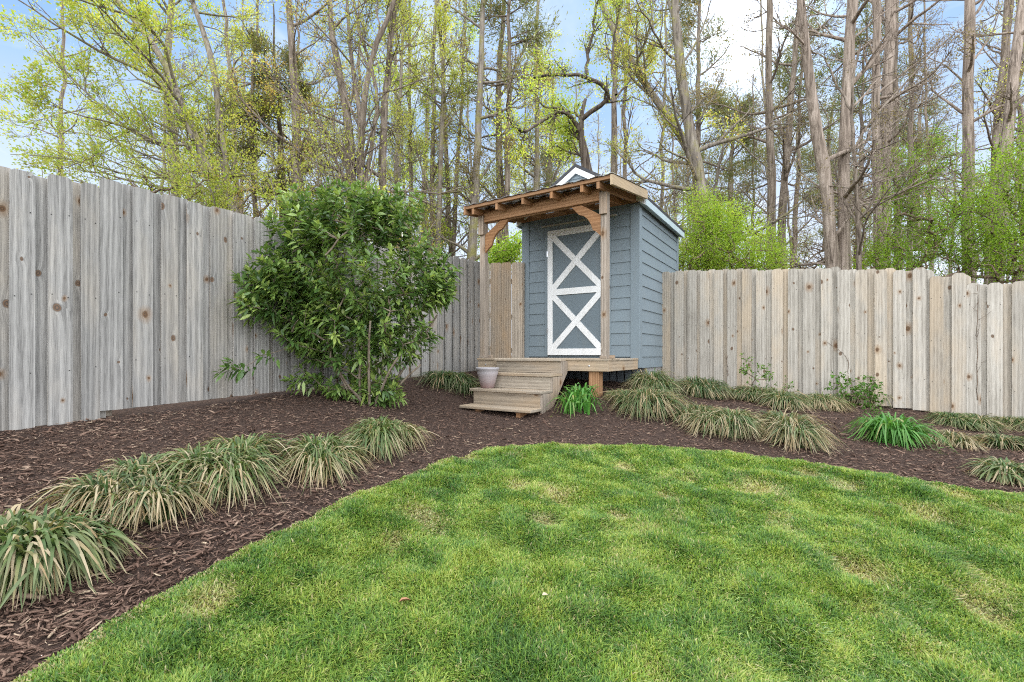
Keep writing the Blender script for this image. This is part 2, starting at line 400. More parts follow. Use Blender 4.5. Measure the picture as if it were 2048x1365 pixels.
# bare and straw coloured spots the photo shows in the lawn
SPOTS = [(hit(*p)[:2], r) for p, r in (((845, 1048), .13), ((1085, 1055), .10), ((792, 1105), .09), ((1035, 985), .09), ((1110, 1000), .13), ((1335, 1005), .08), ((1510, 985), .17), ((1235, 1050), .07),
         ((1720, 1165), .14), ((1860, 1045), .12), ((1690, 985), .10), ((1900, 1000), .10), ((1960, 1235), .10), ((930, 925), .10), ((425, 1225), .10), ((1615, 955), .08), ((1250, 945), .08))]
def lawn_patch(x, y):
    """0 = lush, 1 = bare"""
    b = np.zeros(len(x))
    wob = .75 + .8 * vnoise(x, y, .09, 21)
    for (sx, sy), r in SPOTS:
        b = np.maximum(b, np.clip(1.35 - np.hypot(x - sx, (y - sy) * .8) / (r * wob * .85), 0, 1))
    n = vnoise(x, y, .33, 22) * .65 + vnoise(x, y, .13, 23) * .35
    far = np.clip((y - 1.2 + .45 * x) / 4.0, 0, 1) * np.clip((x + 1.0) / 2.0, .15, 1)
    return np.maximum(b, np.clip((n - .66) * 6, 0, .7) * far)

def make_grass():
    N = 3300000
    y = RNG.uniform(.55, 5.6, N); x = RNG.uniform(-1, 1, N) * (1.22 * y + .55)
    w = (1.22 * y + .55) * np.minimum(1, (2.3 / y) ** 1.15)
    keep = RNG.random(N) < w / w.max()
    x, y = x[keep], y[keep]
    k = in_lawn(x, y); x, y = x[k], y[k]
    bare = lawn_patch(x, y)
    k = RNG.random(len(x)) > bare * .82
    x, y, bare = x[k], y[k], bare[k]
    ed = edge_dist(x, y)
    # clumping: pull blades towards tuft centres
    T = 9000
    n = len(x)
    clump = vnoise(x, y, .10, 31); big = vnoise(x, y, .45, 32); fine_type = vnoise(x, y, .13, 33) * .6 + vnoise(x, y, .055, 38) * .25 + vnoise(x, y, .6, 34) * .15
    tall = np.clip(vnoise(x, y, .20, 35) * 1.5 - .3, 0, 1)
    h = (.020 + .026 * tall + .020 * clump) * RNG.uniform(.55, 1.35, n) * (1 - .5 * bare)
    h *= np.where(ed < .15, .35 + ed * 4.3, 1.0)
    az = vnoise(x, y, .16, 36) * 9 + RNG.normal(0, 1.5, n)
    lean = np.clip(RNG.normal(.62, .32, n), .05, 1.5) * (.7 + .6 * big)
    wd = RNG.uniform(.0015, .0040, n) * np.clip(.55 + .26 * y, .8, 1.7)
    dx, dy = np.cos(az), np.sin(az)
    fa = az + math.pi / 2 + RNG.normal(0, .5, n)
    sx, sy = np.cos(fa) * wd, np.sin(fa) * wd
    z = lawn_z(x, y) - .004
    V = np.empty((n, 7, 3))
    for i, (t, ww) in enumerate(((0, 1.0), (.38, 1.05), (.74, .72))):
        px = x + dx * lean * h * t ** 1.7; py = y + dy * lean * h * t ** 1.7; pz = z + h * (t - .22 * lean * t ** 2)
        V[:, 2 * i] = np.stack([px - sx * ww, py - sy * ww, pz], 1); V[:, 2 * i + 1] = np.stack([px + sx * ww, py + sy * ww, pz], 1)
    V[:, 6] = np.stack([x + dx * lean * h, y + dy * lean * h, z + h * (1 - .3 * lean)], 1)
    b = np.arange(n) * 7
    q = np.concatenate([np.stack([b, b + 1, b + 3, b + 2], 1), np.stack([b + 2, b + 3, b + 5, b + 4], 1)])
    tr = np.stack([b + 4, b + 5, b + 6], 1)
    tone = np.clip(.36 + .95 * (fine_type - .33) + RNG.normal(0, .24, n) + .06 * (big - .5) + .15 * bare, 0, 1)
    dry = np.where(RNG.random(n) < .045 + .55 * bare + .30 * (ed < .07), RNG.uniform(.5, 1, n), RNG.uniform(0, .1, n) + .25 * bare)
    o = np_mesh('grass', V.reshape(-1, 3), [q, tr], M['grass'], attrs={'tone': np.repeat(tone, 7), 'dry': np.repeat(dry, 7)}, smooth=False)
    tag(o, 'patchy spring lawn grass with pale thin spots', 'grass', kind='stuff')
make_grass()

def make_mulch():
    N = 330000
    y = RNG.uniform(.9, 8.6, N); x = RNG.uniform(-1, 1, N) * (1.25 * y + .5)
    k = RNG.random(N) < np.clip(.35 + .9 / np.maximum(y - .6, .5), 0, 1)
    x, y = x[k], y[k]
    k = ~in_lawn(x, y)
    # stay on the yard side of the fences
    k &= ((x + 3.54) * .856 - (y - 3.25) * .517 > .02)
    k &= ((x - 2.555) * .5456 + (y - 8.03) * .838 < .0)
    x, y = x[k], y[k]; n = len(x)
    near = np.clip((4.2 - y) / 2.5, 0, 1)
    L = np.exp(RNG.normal(math.log(.019), .55, n)) * (1 + .25 * near); L = np.clip(L, .008, .10)
    W = np.clip(L * RNG.uniform(.07, .24, n), .0025, .013); H = W * RNG.uniform(.25, .6, n)
    az = vnoise(x, y, .5, 41) * 6 + RNG.normal(0, .9, n)
    pit = RNG.normal(0, .22, n); roll = RNG.normal(0, .5, n)
    z = terr(x, y) + .022 * (vnoise(x, y, .35, 3) - .5) + .03 * (vnoise(x, y, 1.1, 4) - .5) + RNG.uniform(-.002, .020, n) * (.5 + vnoise(x, y, .12, 42))
    ca, sa, cp, sp_, cr, sr = np.cos(az), np.sin(az), np.cos(pit), np.sin(pit), np.cos(roll), np.sin(roll)
    f = np.stack([ca * cp, sa * cp, sp_], 1); s0 = np.stack([-sa, ca, 0 * sa], 1); u0 = np.cross(f, s0)
    s = s0 * cr[:, None] + u0 * sr[:, None]; u = np.cross(f, s)
    c = np.stack([x, y, z], 1)
    bend = RNG.normal(0, .12, n) * L
    V = np.empty((n, 12, 3)); taper = RNG.uniform(.25, 1.0, (n, 2))
    for j, t in enumerate((-.5, 0, .5)):
        ctr = c + f * (t * L)[:, None] + s * ((1 - 4 * t * t) * bend)[:, None]
        tw = np.ones(n) if j == 1 else taper[:, j // 2]
        for k2, (a, b) in enumerate(((-1, -1), (1, -1), (1, 1), (-1, 1))):
            V[:, j * 4 + k2] = ctr + s * (a * .5 * W * tw)[:, None] + u * (b * .5 * H)[:, None]
    b = np.arange(n)[:, None] * 12; F_ = []
    for j in (0, 4):
        for k2 in range(4):
            F_.append(np.hstack([b + j + k2, b + j + (k2 + 1) % 4, b + j + 4 + (k2 + 1) % 4, b + j + 4 + k2]))
    F_.append(np.hstack([b, b + 3, b + 2, b + 1])); F_.append(np.hstack([b + 8, b + 9, b + 10, b + 11]))
    tone = np.clip(RNG.normal(.42, .24, n) + .22 * (vnoise(x, y, .7, 43) - .5) + np.where(RNG.random(n) < .02, .40, 0), 0, 1)
    o = np_mesh('mulch', V.reshape(-1, 3), F_, M['chips'], attrs={'tone': np.repeat(tone, 12)})
    tag(o, 'dark brown shredded bark mulch covering the beds', 'mulch', kind='stuff')
make_mulch()

# ================================================================== FENCES
def fence(name, A, B, panels, mat, label, front_w, gap, normal, rails=True, jitter=.012, dogear=.022):
    """panels: (s0, s1, top0, top1, bottom0, bottom1); boards on the yard side, overlapped by a second row behind"""
    A = np.array(A, float); B = np.array(B, float); e = (B - A) / np.linalg.norm(B - A); nrm = np.array(normal, float)
    root = empty(name, (*A, t1(*A)), label, 'fence')
    rz = math.atan2(e[1], e[0]); root.rotation_euler = (0, 0, rz)
    z0 = root.location.z
    side = 1.0 if (e[0] * nrm[1] - e[1] * nrm[0]) > 0 else -1.0          # local +y or -y faces the yard
    for (s0, s1, ta, tb, ba, bb) in panels:
        mb = MB(); s = s0; rs = random.Random(int(s0 * 1000) + 5)
        walk = 0.0
        def board(sa, sb, off, top, bot):
            th = .019; rnd = rs.random(); tw = rs.uniform(-.022, .022); ln = rs.uniform(-.004, .004)
            w = sb - sa; de = min(dogear, w * .3)
            prof = [(sa, bot), (sb, bot), (sb + ln, top - de), (sb - de + ln, top), (sa + de + ln, top), (sa + ln, top - de)]
            cxs = (sa + sb) / 2
            def P(q, back):
                return (q[0], side * (off + (q[0] - cxs) * tw - (th if back else 0)), q[1] - z0)
            o_u = rs.random() * 3
            mb.poly([P(q, 0) for q in prof], [(q[0] - sa + o_u, q[1]) for q in prof], rnd)
            mb.poly([P(q, 1) for q in reversed(prof)], [(q[0] - sa + o_u, q[1]) for q in reversed(prof)], rnd)
            for i in range(6):
                q, r = prof[i], prof[(i + 1) % 6]
                mb.poly([P(q, 0), P(q, 1), P(r, 1), P(r, 0)], [(0, q[1]), (th, q[1]), (th, r[1]), (0, r[1])], rnd)
        lerp = lambda a, b, q: a + (b - a) * (q - s0) / max(s1 - s0, 1e-6)
        while s < s1 - .01:
            w = front_w * rs.uniform(.9, 1.08); e_ = min(s + w, s1)
            walk = .7 * walk + rs.uniform(-jitter, jitter)
            top = lerp(ta, tb, s) + walk; bot = lerp(ba, bb, s)
            board(s, e_, 0.0, top, bot)
            for q_ in (.22, .52, .84):
                for dx_ in (.022, e_ - s - .022):
                    zz_ = bot + (top - bot) * q_ + rs.uniform(-.012, .012) - z0; xx_ = s + dx_ + rs.uniform(-.006, .006); r_ = .0032
                    if rs.random() < .3: continue
                    y0_, y1_ = sorted((side * .0022, side * -.004)); mb.cur = 1; mb.box(xx_ - r_, xx_ + r_, y0_, y1_, zz_ - r_, zz_ + r_, .5); mb.cur = 0
            gp = gap * rs.uniform(.75, 1.25)
            if gap > .03 and e_ + gp < s1 + .02:
                board(e_ - .035, min(e_ + gp + .035, s1), -.036, top + rs.uniform(-jitter, jitter), bot)
            s = e_ + gp
        board(s1 - .09, s1 + (.05 if s1 < panels[-1][1] - .01 else .02), -.037, tb - .02, bb)
        mb.build('board_panel', mat, root, mat2=M['black'])
        if rails:
            for q in (.22, .52, .84):
                r_ = MB(); r_.bar((s0, side * -.075, ba + (ta - ba) * q - z0), (s1, side * -.075, bb + (tb - bb) * q - z0), .038, .085, (0, 1, 0)); r_.build('rail', M['fence_back'], root)
            n = max(1, round((s1 - s0) / 2.4))
            for i in range(n + 1):
                ps = s0 + .06 + (s1 - s0 - .12) * i / n
                r_ = MB(); r_.box(ps - .045, ps + .045, side * -.14 - .044, side * -.14 + .044, lerp(ba, bb, ps) - .15 - z0, lerp(ta, tb, ps) - .05 - z0); r_.build('post', M['fence_back'], root)
    return root
FA, FK, FE = np.array((-3.54, 3.25)), np.array((-.55, 8.2)), np.array((.205, 8.03))
J = np.array((2.555, 8.03)); DR = np.array((.838, -.5456))
eL = (FK - FA) / np.linalg.norm(FK - FA)
fence('board_fence', FA - eL * 3.0, FK, [(0, 3.545, 1.17, 1.352, -.70, -.505), (3.547, 7.62, 1.392, 1.475, -.445, -.295), (7.622, 8.78, 1.585, 1.60, -.30, -.27)], M['fence_grey'],
      'tall grey weathered board fence running along the mulch bed behind the big bush', .142, .062, (.856, -.517))
fence('board_fence', FK + np.array((.012, .0)), FE, [(-.035, .765, 1.60, 1.575, -.28, -.38)], M['fence_back'],
      'short brown board fence section between the grey fence and the shed', .19, .006, (-.2, -1), jitter=.004)
fence('board_fence', J, J + DR * 8.5, [(0, 3.46, 1.40, 1.135, -.46, -.745), (3.462, 3.815, 1.035, 1.035, -.745, -.80), (3.817, 8.5, .92, .80, -.80, -1.2)], M['fence_tan'],
      'pale tan board fence stepping down from the side wall of the shed', .142, .065, (-.5456, -.838), jitter=.022, dogear=.032)

# ================================================================== SHED with porch, deck and stairs
CN = np.array((1.884, 7.0)); RZ = math.atan2(-.5456, .838)
def to_local(x, y):
    d = np.array((x, y)) - CN
    return d[0] * .838 - d[1] * .5456, d[0] * .5456 + d[1] * .838
def to_world(lx, ly):
    return CN + lx * np.array((.838, -.5456)) + ly * np.array((.5456, .838))
shed = empty('garden_shed', (*CN, 0), 'small blue-grey clapboard shed with white crossed door, timber porch and steps', 'shed', rz=RZ)
SW, SD = 2.0, 2.3
# walls
def clap_wall(name, axis_, a0, a1, at, zs, gable=False, out=-1):
    mb = MB()
    zs = list(zs)
    for z0, z1 in zip(zs[:-1], zs[1:]):
        b, tp = .020, .006
        if gable:
            half0 = max(0, (3.0 - z0) / .62 - .03); half1 = max(.0, (3.0 - z1) / .62 - .03)
            l0, r0, l1, r1 = -1 - min(half0, 1), -1 + min(half0, 1), -1 - min(half1, 1), -1 + min(half1, 1)
        else: l0 = l1 = a0; r0 = r1 = a1
        if axis_ == 0:
            c = [(l0, at + out * b, z0), (r0, at + out * b, z0), (r0, at + .004, z0), (l0, at + .004, z0), (l1, at + out * tp, z1), (r1, at + out * tp, z1), (r1, at + .004, z1), (l1, at + .004, z1)]
        else:
            c = [(at + out * b, l0, z0), (at + out * b, r0, z0), (at - out * .004, r0, z0), (at - out * .004, l0, z0), (at + out * tp, l1, z1), (at + out * tp, r1, z1), (at - out * .004, r1, z1), (at - out * .004, l1, z1)]
        mb.hexa(c, lambda p: [(q[0], q[2]) for q in p], random.random())
    return mb
ZS = [-.20, -.03] + [-.03 + .179 * k for k in range(1, 13)] + [2.26]
core = MB(); core.box(-SW + .012, -.012, .012, SD - .012, -.19, 2.25)
core.prism([(-2.0 + .012, 2.25), (-.012, 2.25), (-1.0, 2.90)], 1, .012, SD - .012)
core.build('wall', M['blue'], shed)
ZF = ZS[1:]
for a0, a1 in ((-1.885, -1.578), (-.425, -.115)):
    clap_wall('wall', 0, a0, a1, .0, ZF).build('siding', M['blue'], shed)
clap_wall('wall', 0, -1.578, -.425, .0, [2.115, 2.26]).build('siding', M['blue'], shed)
clap_wall('wall', 0, 0, 0, .0, [2.26, 2.40, 2.54, 2.68, 2.82, 2.955], gable=True).build('gable_siding', M['blue'], shed)
clap_wall('wall', 1, .10, SD - .1, 0.0, ZS, out=1).build('siding', M['blue'], shed)
clap_wall('wall', 1, .10, SD - .1, -SW, ZS, out=-1).build('siding', M['blue'], shed)
clap_wall('wall', 0, -1.9, -.1, SD, ZS, out=1).build('siding', M['blue'], shed)
for (x0, x1, y0, y1) in ((-.115, .026, -.026, .0), (.0, .026, .002, .10), (-2.0 - .026, -1.885, -.026, .0), (-2.026, -2.0, .002, .10), (0, .026, SD - .1, SD), (-2.026, -2.0, SD - .1, SD)):
    m = MB(); m.box(x0, x1, y0, y1, -.195, 2.255); m.build('corner_board', M['blue'], shed, .003)
# roof
roof = MB()
for sgn in (1, -1):
    ex = -1 + sgn * 1.125
    z_e, z_r = 2.352, 3.045
    q = [(-1.0, z_r - .05), (ex, z_e - .05), (ex, z_e), (-1.0, z_r)]
    if sgn > 0: q = q[::-1]
    roof.prism(q, 1, -.075, SD + .07)
rf = roof.build('roof', M['shingle'], shed)
def rake(y0, y1):
    m = MB()
    for sgn in (1, -1):
        ex = -1 + sgn * 1.115
        q = [(-1.0, 2.990), (ex, 2.300), (ex, 2.205), (-1.0, 2.895)]
        m.prism(q if sgn < 0 else q[::-1], 1, y0, y1)
    m.build('rake_board', M['white'], rf)
rake(-.065, -.042); rake(SD + .035, SD + .06)
for sgn in (1, -1):
    ex = -1 + sgn * 1.127
    m = MB(); x0, x1 = sorted((ex - sgn * .022, ex - sgn * .002)); m.box(x0, x1, -.035, SD + .03, 2.205, 2.300); m.build('eave_fascia', M['soffit'], rf)
    m = MB(); x0, x1 = sorted((-1 + sgn * 1.03, ex - sgn * .024)); m.box(x0, x1, -.03, SD + .03, 2.235, 2.250); m.build('soffit', M['soffit'], rf)
# door
dr = MB(); dr.box(-1.49, -.51, -.030, -.002, .005, 2.02); door = dr.build('door', M['door_blue'], shed)
tr = MB()
X0, X1, Z0, Z1 = -1.512, -.490, -.005, 2.040
sw = .088; ya, yb = -.052, -.031
tr.box(X0, X0 + sw, ya, yb, Z0, Z1); tr.box(X1 - sw, X1, ya, yb, Z0, Z1)
tr.box(X0 + sw, X1 - sw, ya, yb, Z0, Z0 + .105); tr.box(X0 + sw, X1 - sw, ya, yb, Z1 - .10, Z1); tr.box(X0 + sw, X1 - sw, ya, yb, .975, 1.075)
def diag(xa, za, xb, zb, y0, y1, w=.095):
    a = math.atan2(zb - za, xb - xa); hx, hz = -math.sin(a) * w / 2, math.cos(a) * w / 2
    tr.prism([(xa - hx, za - hz), (xb - hx, zb - hz), (xb + hx, zb + hz), (xa + hx, za + hz)], 1, y0, y1)
xi0, xi1 = X0 + sw, X1 - sw
for za, zb in ((Z0 + .105, .975), (1.075, Z1 - .10)):
    mx, mz = (xi0 + xi1) / 2, (za + zb) / 2; L = math.hypot(xi1 - xi0, zb - za); k = .035 / L
    diag(xi0 - .02, za - .02 + .0, xi1 + .02, zb + .02, ya + .003, yb - .001)
    ux, uz = (xi1 - xi0) / L, (zb - za) / L
    diag(xi0 - .02, zb + .02, mx - ux * .05, mz + uz * .05, ya + .003, yb - .001); diag(mx + ux * .05, mz - uz * .05, xi1 + .02, za - .02, ya + .003, yb - .001)
tr.build('crossed_trim', M['white'], door)
cs = MB(); cs.box(-1.578, -1.520, -.028, -.001, -.03, 2.115); cs.box(-.482, -.425, -.028, -.001, -.03, 2.115); cs.box(-1.520, -.482, -.028, -.001, 2.05, 2.115)
cs.build('door_casing', M['blue'], shed)
for z in (.35, 1.62):
    h = MB(); h.box(-1.526, -1.498, -.058, -.0535, z, z + .09); h.build('hinge', M['metal'], door)
h = MB(); h.box(-.478, -.43, -.045, -.0285, 1.02, 1.06); h.bar((-.455, -.046, 1.04), (-.455, -.085, 1.04), .022, .022); h.build('latch', M['black'], door)
st = MB(); st.box(-1.63, -.33, -.045, -.021, 2.118, 2.142); st.build('drip_strip', M['strip'], shed)
# skirting and block foundation under the wall
sk = MB()
for i in range(17):
    x = -1.99 + i * .118; sk.box(x, x + .098, .03, .05, -.62, -.205)
sk.build('skirting', M['skirt'], shed)
bk = MB(); bk.box(-1.97, -.03, .06, .08, -.62, -.2); bk.build('skirting_gap_shade', M['black'], shed)  # black sheet that paints the shade seen through the skirting gaps
bl = MB(); bl.box(-.20, -.012, .45, SD - .1, -.75, -.2); bl.box(-1.98, -1.8, .3, SD - .1, -.75, -.2); bl.build('block_foundation', M['block'], shed)

# deck
deck = empty('deck', (0, 0, 0), None, None); deck.parent = shed
DW, DD, DT = 2.073, 1.21, -.05
db = MB()
for i in range(9):
    y0 = -DD - .012 + i * .1355; db.box(-DW - .012, .010, y0, min(y0 + .130, -.03), DT - .028 + (i % 3) * .0006, DT + random.uniform(-.001, .001))
db.build('decking', M['deck_wood'], deck, .004)
for nm, bx in (('rim_joist', (-DW, .0, -DD, -DD + .038)), ('rim_joist', (-.038, -.0, -DD + .039, -.03)), ('rim_joist', (-DW, -DW + .038, -DD + .039, -.03)),):
    m = MB(); m.box(bx[0], bx[1], bx[2], bx[3], -.215, -.0795); m.build(nm, M['deck_wood'], deck, .003)
for x in (-.5, -1.0, -1.5):
    m = MB(); m.box(x - .019, x + .019, -DD + .04, -.03, -.215, -.0795); m.build('joist', M['deck_wood'], deck)
for x in (-.215, -1.86):
    m = MB(); m.box(x - .07, x + .07, -DD + .045, -DD + .18, -.85, -.2155); m.build('deck_post', M['cedar_new'] if x > -1 else M['post_wood'], deck, .004)
for x in (-.26, -1.93):
    bo = MB(); bo.bar((x, -DD - .008, -.145), (x, -DD + .01, -.145), .022, .022, (1, 0, 0)); bo.build('bolt', M['metal'], deck, .006)
# stairs
stairs = empty('stairs', (0, 0, 0), None, None); stairs.parent = shed
SX0, SX1 = -1.655, -.587
def tread(t0, t1_, z, x0=SX0, x1=SX1, n=1):
    m = MB(); m.box(x0, x1, -DD - t1_, -DD - t0, z - .036, z); m.build('tread', M['deck_wood'], stairs, .006)
def riser(t, z0, z1):
    m = MB(); m.box(SX0 + .022, SX1 - .020, -DD - t, -DD - t + .034, z0, z1); m.build('riser', M['deck_wood'], stairs, .003)
tread(.0145, .170, DT - .001); riser(.140, -.242, -.088)
tread(.142, .452, -.245, SX0 - .01, SX1 + .012); riser(.420, -.447, -.283)
tread(.422, .715, -.447, SX0 - .02, SX1 + .012); riser(.682, -.655, -.485)
tread(.684, .955, -.652, SX0 - .0, SX1 + .008)
for x0 in (SX0 + .024, SX1 - .0185 - .002):
    prof = [(-DD + .0 - .002, -.235), (-DD - .53, -.80), (-DD - .678, -.80), (-DD - .678, -.69), (-DD - .678, -.486), (-DD - .416, -.486), (-DD - .416, -.284), (-DD - .136, -.284), (-DD - .136, -.088), (-DD - .002, -.088)]
    m = MB(); m.prism([(p[0], p[1]) for p in prof], 0, x0, x0 + .036); m.build('stringer', M['post_wood'], stairs, .002)
for x in (SX0 + .25, SX1 - .2):
    m = MB(); m.box(x - .03, x + .03, -DD - .90, -DD - .69, -.86, -.6885); m.build('tread_support', M['cedar_new'], stairs)

# porch
porch = empty('porch', (0, 0, 0), None, None); porch.parent = shed
PY = -1.2
for px0 in (-.106, -2.048):
    m = MB(); m.box(px0, px0 + .089, PY, PY + .089, DT + .0005, 2.135); m.build('porch_post', M['post_wood'], porch, .005)
    m = MB(); m.box(px0 - .003, px0 + .092, PY - .040, PY - .001, 1.80, 2.085); m.build('post_cheek', M['post_wood'], porch, .005)
    m = MB(); m.box(px0 - .0, px0 + .15, PY + .091, PY + .125, DT + .002, DT + .045); m.box(px0 - .005, px0 + .089, PY - .018, PY - .001, DT + .002, DT + .035); m.build('post_foot_block', M['post_wood'], porch, .003)
m = MB(); m.box(-1.957, -.108, PY - .016, PY + .022, 1.985, 2.125); m.build('beam', M['cedar_new'], porch, .004)
m = MB(); m.box(-1.957, -.108, PY + .024, PY + .062, 1.975, 2.115); m.build('beam', M['cedar_new'], porch, .004)
def brace(x0, sg):
    q = [(0, .17), (0, .44), (.075, .37), (.115, .345), (.14, .27), (.18, .20), (.235, .15), (.315, .115), (.345, .08), (.42, 0), (.27, 0)]
    P = [(x0 + sg * h, 1.974 - v) for h, v in q]
    if sg > 0: P = P[::-1]
    m = MB(); m.prism(P[::-1], 1, PY + .012, PY + .052, grain=0); m.build('knee_brace', M['cedar_new'], porch, .003)
brace(-1.958, 1); brace(-.107, -1)
RY0, RY1, RZ0, RZ1 = -1.468, -.0, 2.185, 2.405
sl = (RZ1 - RZ0) / (RY1 - RY0)
rz_at = lambda y: RZ0 + (y - RY0) * sl
for x in (-.035, -.255, -.69, -1.13, -1.565, -1.985):
    ya_, yb_ = RY0 + .012, -.045
    m = MB(); dz = .092
    m.prism([(ya_, rz_at(ya_) - .045 - dz), (yb_, rz_at(yb_) - .045 - dz), (yb_, rz_at(yb_) - .045), (ya_, rz_at(ya_) - .045)], 0, x - .021, x + .021, grain=0); m.build('rafter', M['cedar_new'], porch, .003)
for y in (RY0 + .045, -1.0, -.55, -.12):
    m = MB(); m.bar((-2.105, y, rz_at(y) - .026), (.125, y, rz_at(y) - .026), .089, .040, (0, 1, sl)); m.build('purlin', M['cedar_new'], porch, .003)
m = MB(); m.box(-2.02, .02, -.041, -.036, 2.262, 2.345); m.build('ledger', M['cedar_new'], porch)
for x0 in (.128, -2.145):
    m = MB(); m.prism([(RY0 - .005, RZ0 - .125), (-.082, rz_at(-.082) - .125), (-.082, rz_at(-.082) + .002), (RY0 - .005, RZ0 + .002)], 0, x0, x0 + .036, grain=0); m.build('barge_board', M['barge'] if x0 > 0 else M['cedar_new'], porch, .003)
# corrugated sheet
nxs = 260; xs = np.linspace(-2.17, .175, nxs); ys = np.array([RY0 - .018, -1.1, -.7, -.35, RY1 - .07])
wv = .009 * np.cos((xs + 1) / .19 * 2 * math.pi) ** 3
VX, VY = np.meshgrid(xs, ys); VZ = RZ0 + (VY - RY0) * sl + .010 + wv[None]
ii = (np.arange(4)[:, None] * nxs + np.arange(nxs - 1)[None]).ravel()
o = np_mesh('corrugated_sheet', np.stack([VX, VY, VZ], -1).reshape(-1, 3), [np.stack([ii, ii + 1, ii + nxs + 1, ii + nxs], 1)], M['metal'], porch, smooth=True)
so = o.modifiers.new('sheet', 'SOLIDIFY'); so.thickness = .0015

# pot on the stairs
pp = to_world(-1.485, -DD - .565)
pot = empty('flower_pot', (*pp, -.447), 'empty faded pink flower pot standing on the porch steps', 'flower pot')
prof = [(0, 0), (.084, 0), (.088, .012), (.092, .015), (.107, .075), (.110, .079), (.128, .165), (.142, .198), (.141, .205), (.146, .240), (.158, .252), (.161, .268), (.155, .275), (.147, .270), (.142, .255), (.135, .21)]
ns = 40; a = np.linspace(0, 2 * math.pi, ns, endpoint=False)
V = np.concatenate([np.stack([r * np.cos(a), r * np.sin(a), np.full(ns, z)], 1) for r, z in prof])
b = np.arange(ns); Fp = np.concatenate([np.stack([k * ns + b, k * ns + (b + 1) % ns, (k + 1) * ns + (b + 1) % ns, (k + 1) * ns + b], 1) for k in range(len(prof) - 1)])
np_mesh('pot_shell', V, [Fp], M['pot'], pot, smooth=True)
V = np.concatenate([np.stack([.1355 * np.cos(a), .1355 * np.sin(a), np.full(ns, .212)], 1), [[0, 0, .222]]])
np_mesh('soil', V, [np.stack([b, (b + 1) % ns, np.full(ns, ns)], 1)], M['soil'], pot)
# ================================================================== tubes and leaves
class Tubes:
    def __init__(s): s.V = []; s.Q = []; s.n = 0
    def add(s, P, rad, k):
        P = np.asarray(P, float); n = len(P); rad = np.asarray(rad, float)
        T = np.gradient(P, axis=0); T /= np.linalg.norm(T, axis=1)[:, None] + 1e-12
        ref = np.array((0, 0, 1.0)) if abs(T[0, 2]) < .9 else np.array((1.0, 0, 0))
        U = np.cross(T, ref); U /= np.linalg.norm(U, axis=1)[:, None] + 1e-12; W = np.cross(T, U)
        a = np.arange(k) * 2 * math.pi / k
        ring = P[:, None] + rad[:, None, None] * (np.cos(a)[None, :, None] * U[:, None] + np.sin(a)[None, :, None] * W[:, None])
        s.V.append(ring.reshape(-1, 3))
        i = np.arange(n - 1)[:, None] * k; j = np.arange(k)[None]; j2 = (j + 1) % k
        s.Q.append((s.n + np.stack([i + j, i + j2, i + k + j2, i + k + j], -1)).reshape(-1, 4)); s.n += n * k
    def build(s, name, mat, parent, origin):
        return np_mesh(name, np.concatenate(s.V), [np.concatenate(s.Q)], mat, parent, smooth=True, origin=origin)

def rand_unit(rng, n):
    v = rng.normal(size=(n, 3)); return v / (np.linalg.norm(v, axis=1)[:, None] + 1e-9)

def leaf_quads(rng, P, size, asp=.5, var=.35, flat=.0, dirs=None):
    """kite shaped leaves at P"""
    n = len(P); d = rand_unit(rng, n) if dirs is None else dirs + .5 * rand_unit(rng, n)
    d /= np.linalg.norm(d, axis=1)[:, None]
    w = np.cross(d, rand_unit(rng, n)); w /= np.linalg.norm(w, axis=1)[:, None] + 1e-9
    L = (size * rng.uniform(1 - var, 1 + var, n))[:, None]; W = L * asp
    nr = np.cross(d, w)
    V = np.stack([P, P + d * L * .45 + w * W * .5 + nr * L * .06, P + d * L, P + d * L * .45 - w * W * .5 + nr * L * .06], 1)
    b = np.arange(n)[:, None] * 4
    return V.reshape(-1, 3), np.hstack([b, b + 1, b + 2, b + 3])

def curve_branch(rng, p, d, L, n, wob, trop):
    pts = [p]; d = d.copy(); st = L / n
    for i in range(n):
        d = d + rng.normal(0, wob, 3) + np.array((0, 0, trop)); d /= np.linalg.norm(d)
        pts.append(pts[-1] + d * st)
    return np.array(pts)

def sub_branches(tb, tips, rng, P, r0, L, level, cfg):
    """children along the polyline P of a branch of length L"""
    kids = cfg['kids'][level]; nseg = (6, 5, 3)[level]; sides = (5, 4, 3)[level]
    n = len(P)
    cum = np.linspace(0, 1, n)
    for q in range(kids):
        t = rng.uniform(.22, .98) if level else rng.uniform(.2, 1)
        f = t * (n - 1); i = min(int(f), n - 2); p = P[i] * (1 - (f - i)) + P[i + 1] * (f - i)
        d = P[i + 1] - P[i]; d /= np.linalg.norm(d) + 1e-9
        o = np.cross(d, rand_unit(rng, 1)[0]); o /= np.linalg.norm(o) + 1e-9
        ang = rng.uniform(*cfg.get('fork', (.5, 1.0)))
        nd = d * math.cos(ang) + o * math.sin(ang)
        l = L * rng.uniform(.28, .6) * (1.15 - .55 * t)
        r = max(r0 * (1 - .75 * t) * .6, cfg['rmin'])
        B = curve_branch(rng, p, nd, l, nseg, cfg.get('wob', .13), cfg.get('trop', .05))
        tb.add(B, np.linspace(r, max(r * .35, cfg['rmin'] * .7), len(B)), sides)
        if level + 1 < len(cfg['kids']): sub_branches(tb, tips, rng, B, r, l, level + 1, cfg)
        if level + 1 >= len(cfg['kids']) or level == 1: tips.append((B[1:], np.repeat(((B[-1] - B[0]) / (np.linalg.norm(B[-1] - B[0]) + 1e-9))[None], len(B) - 1, 0)))

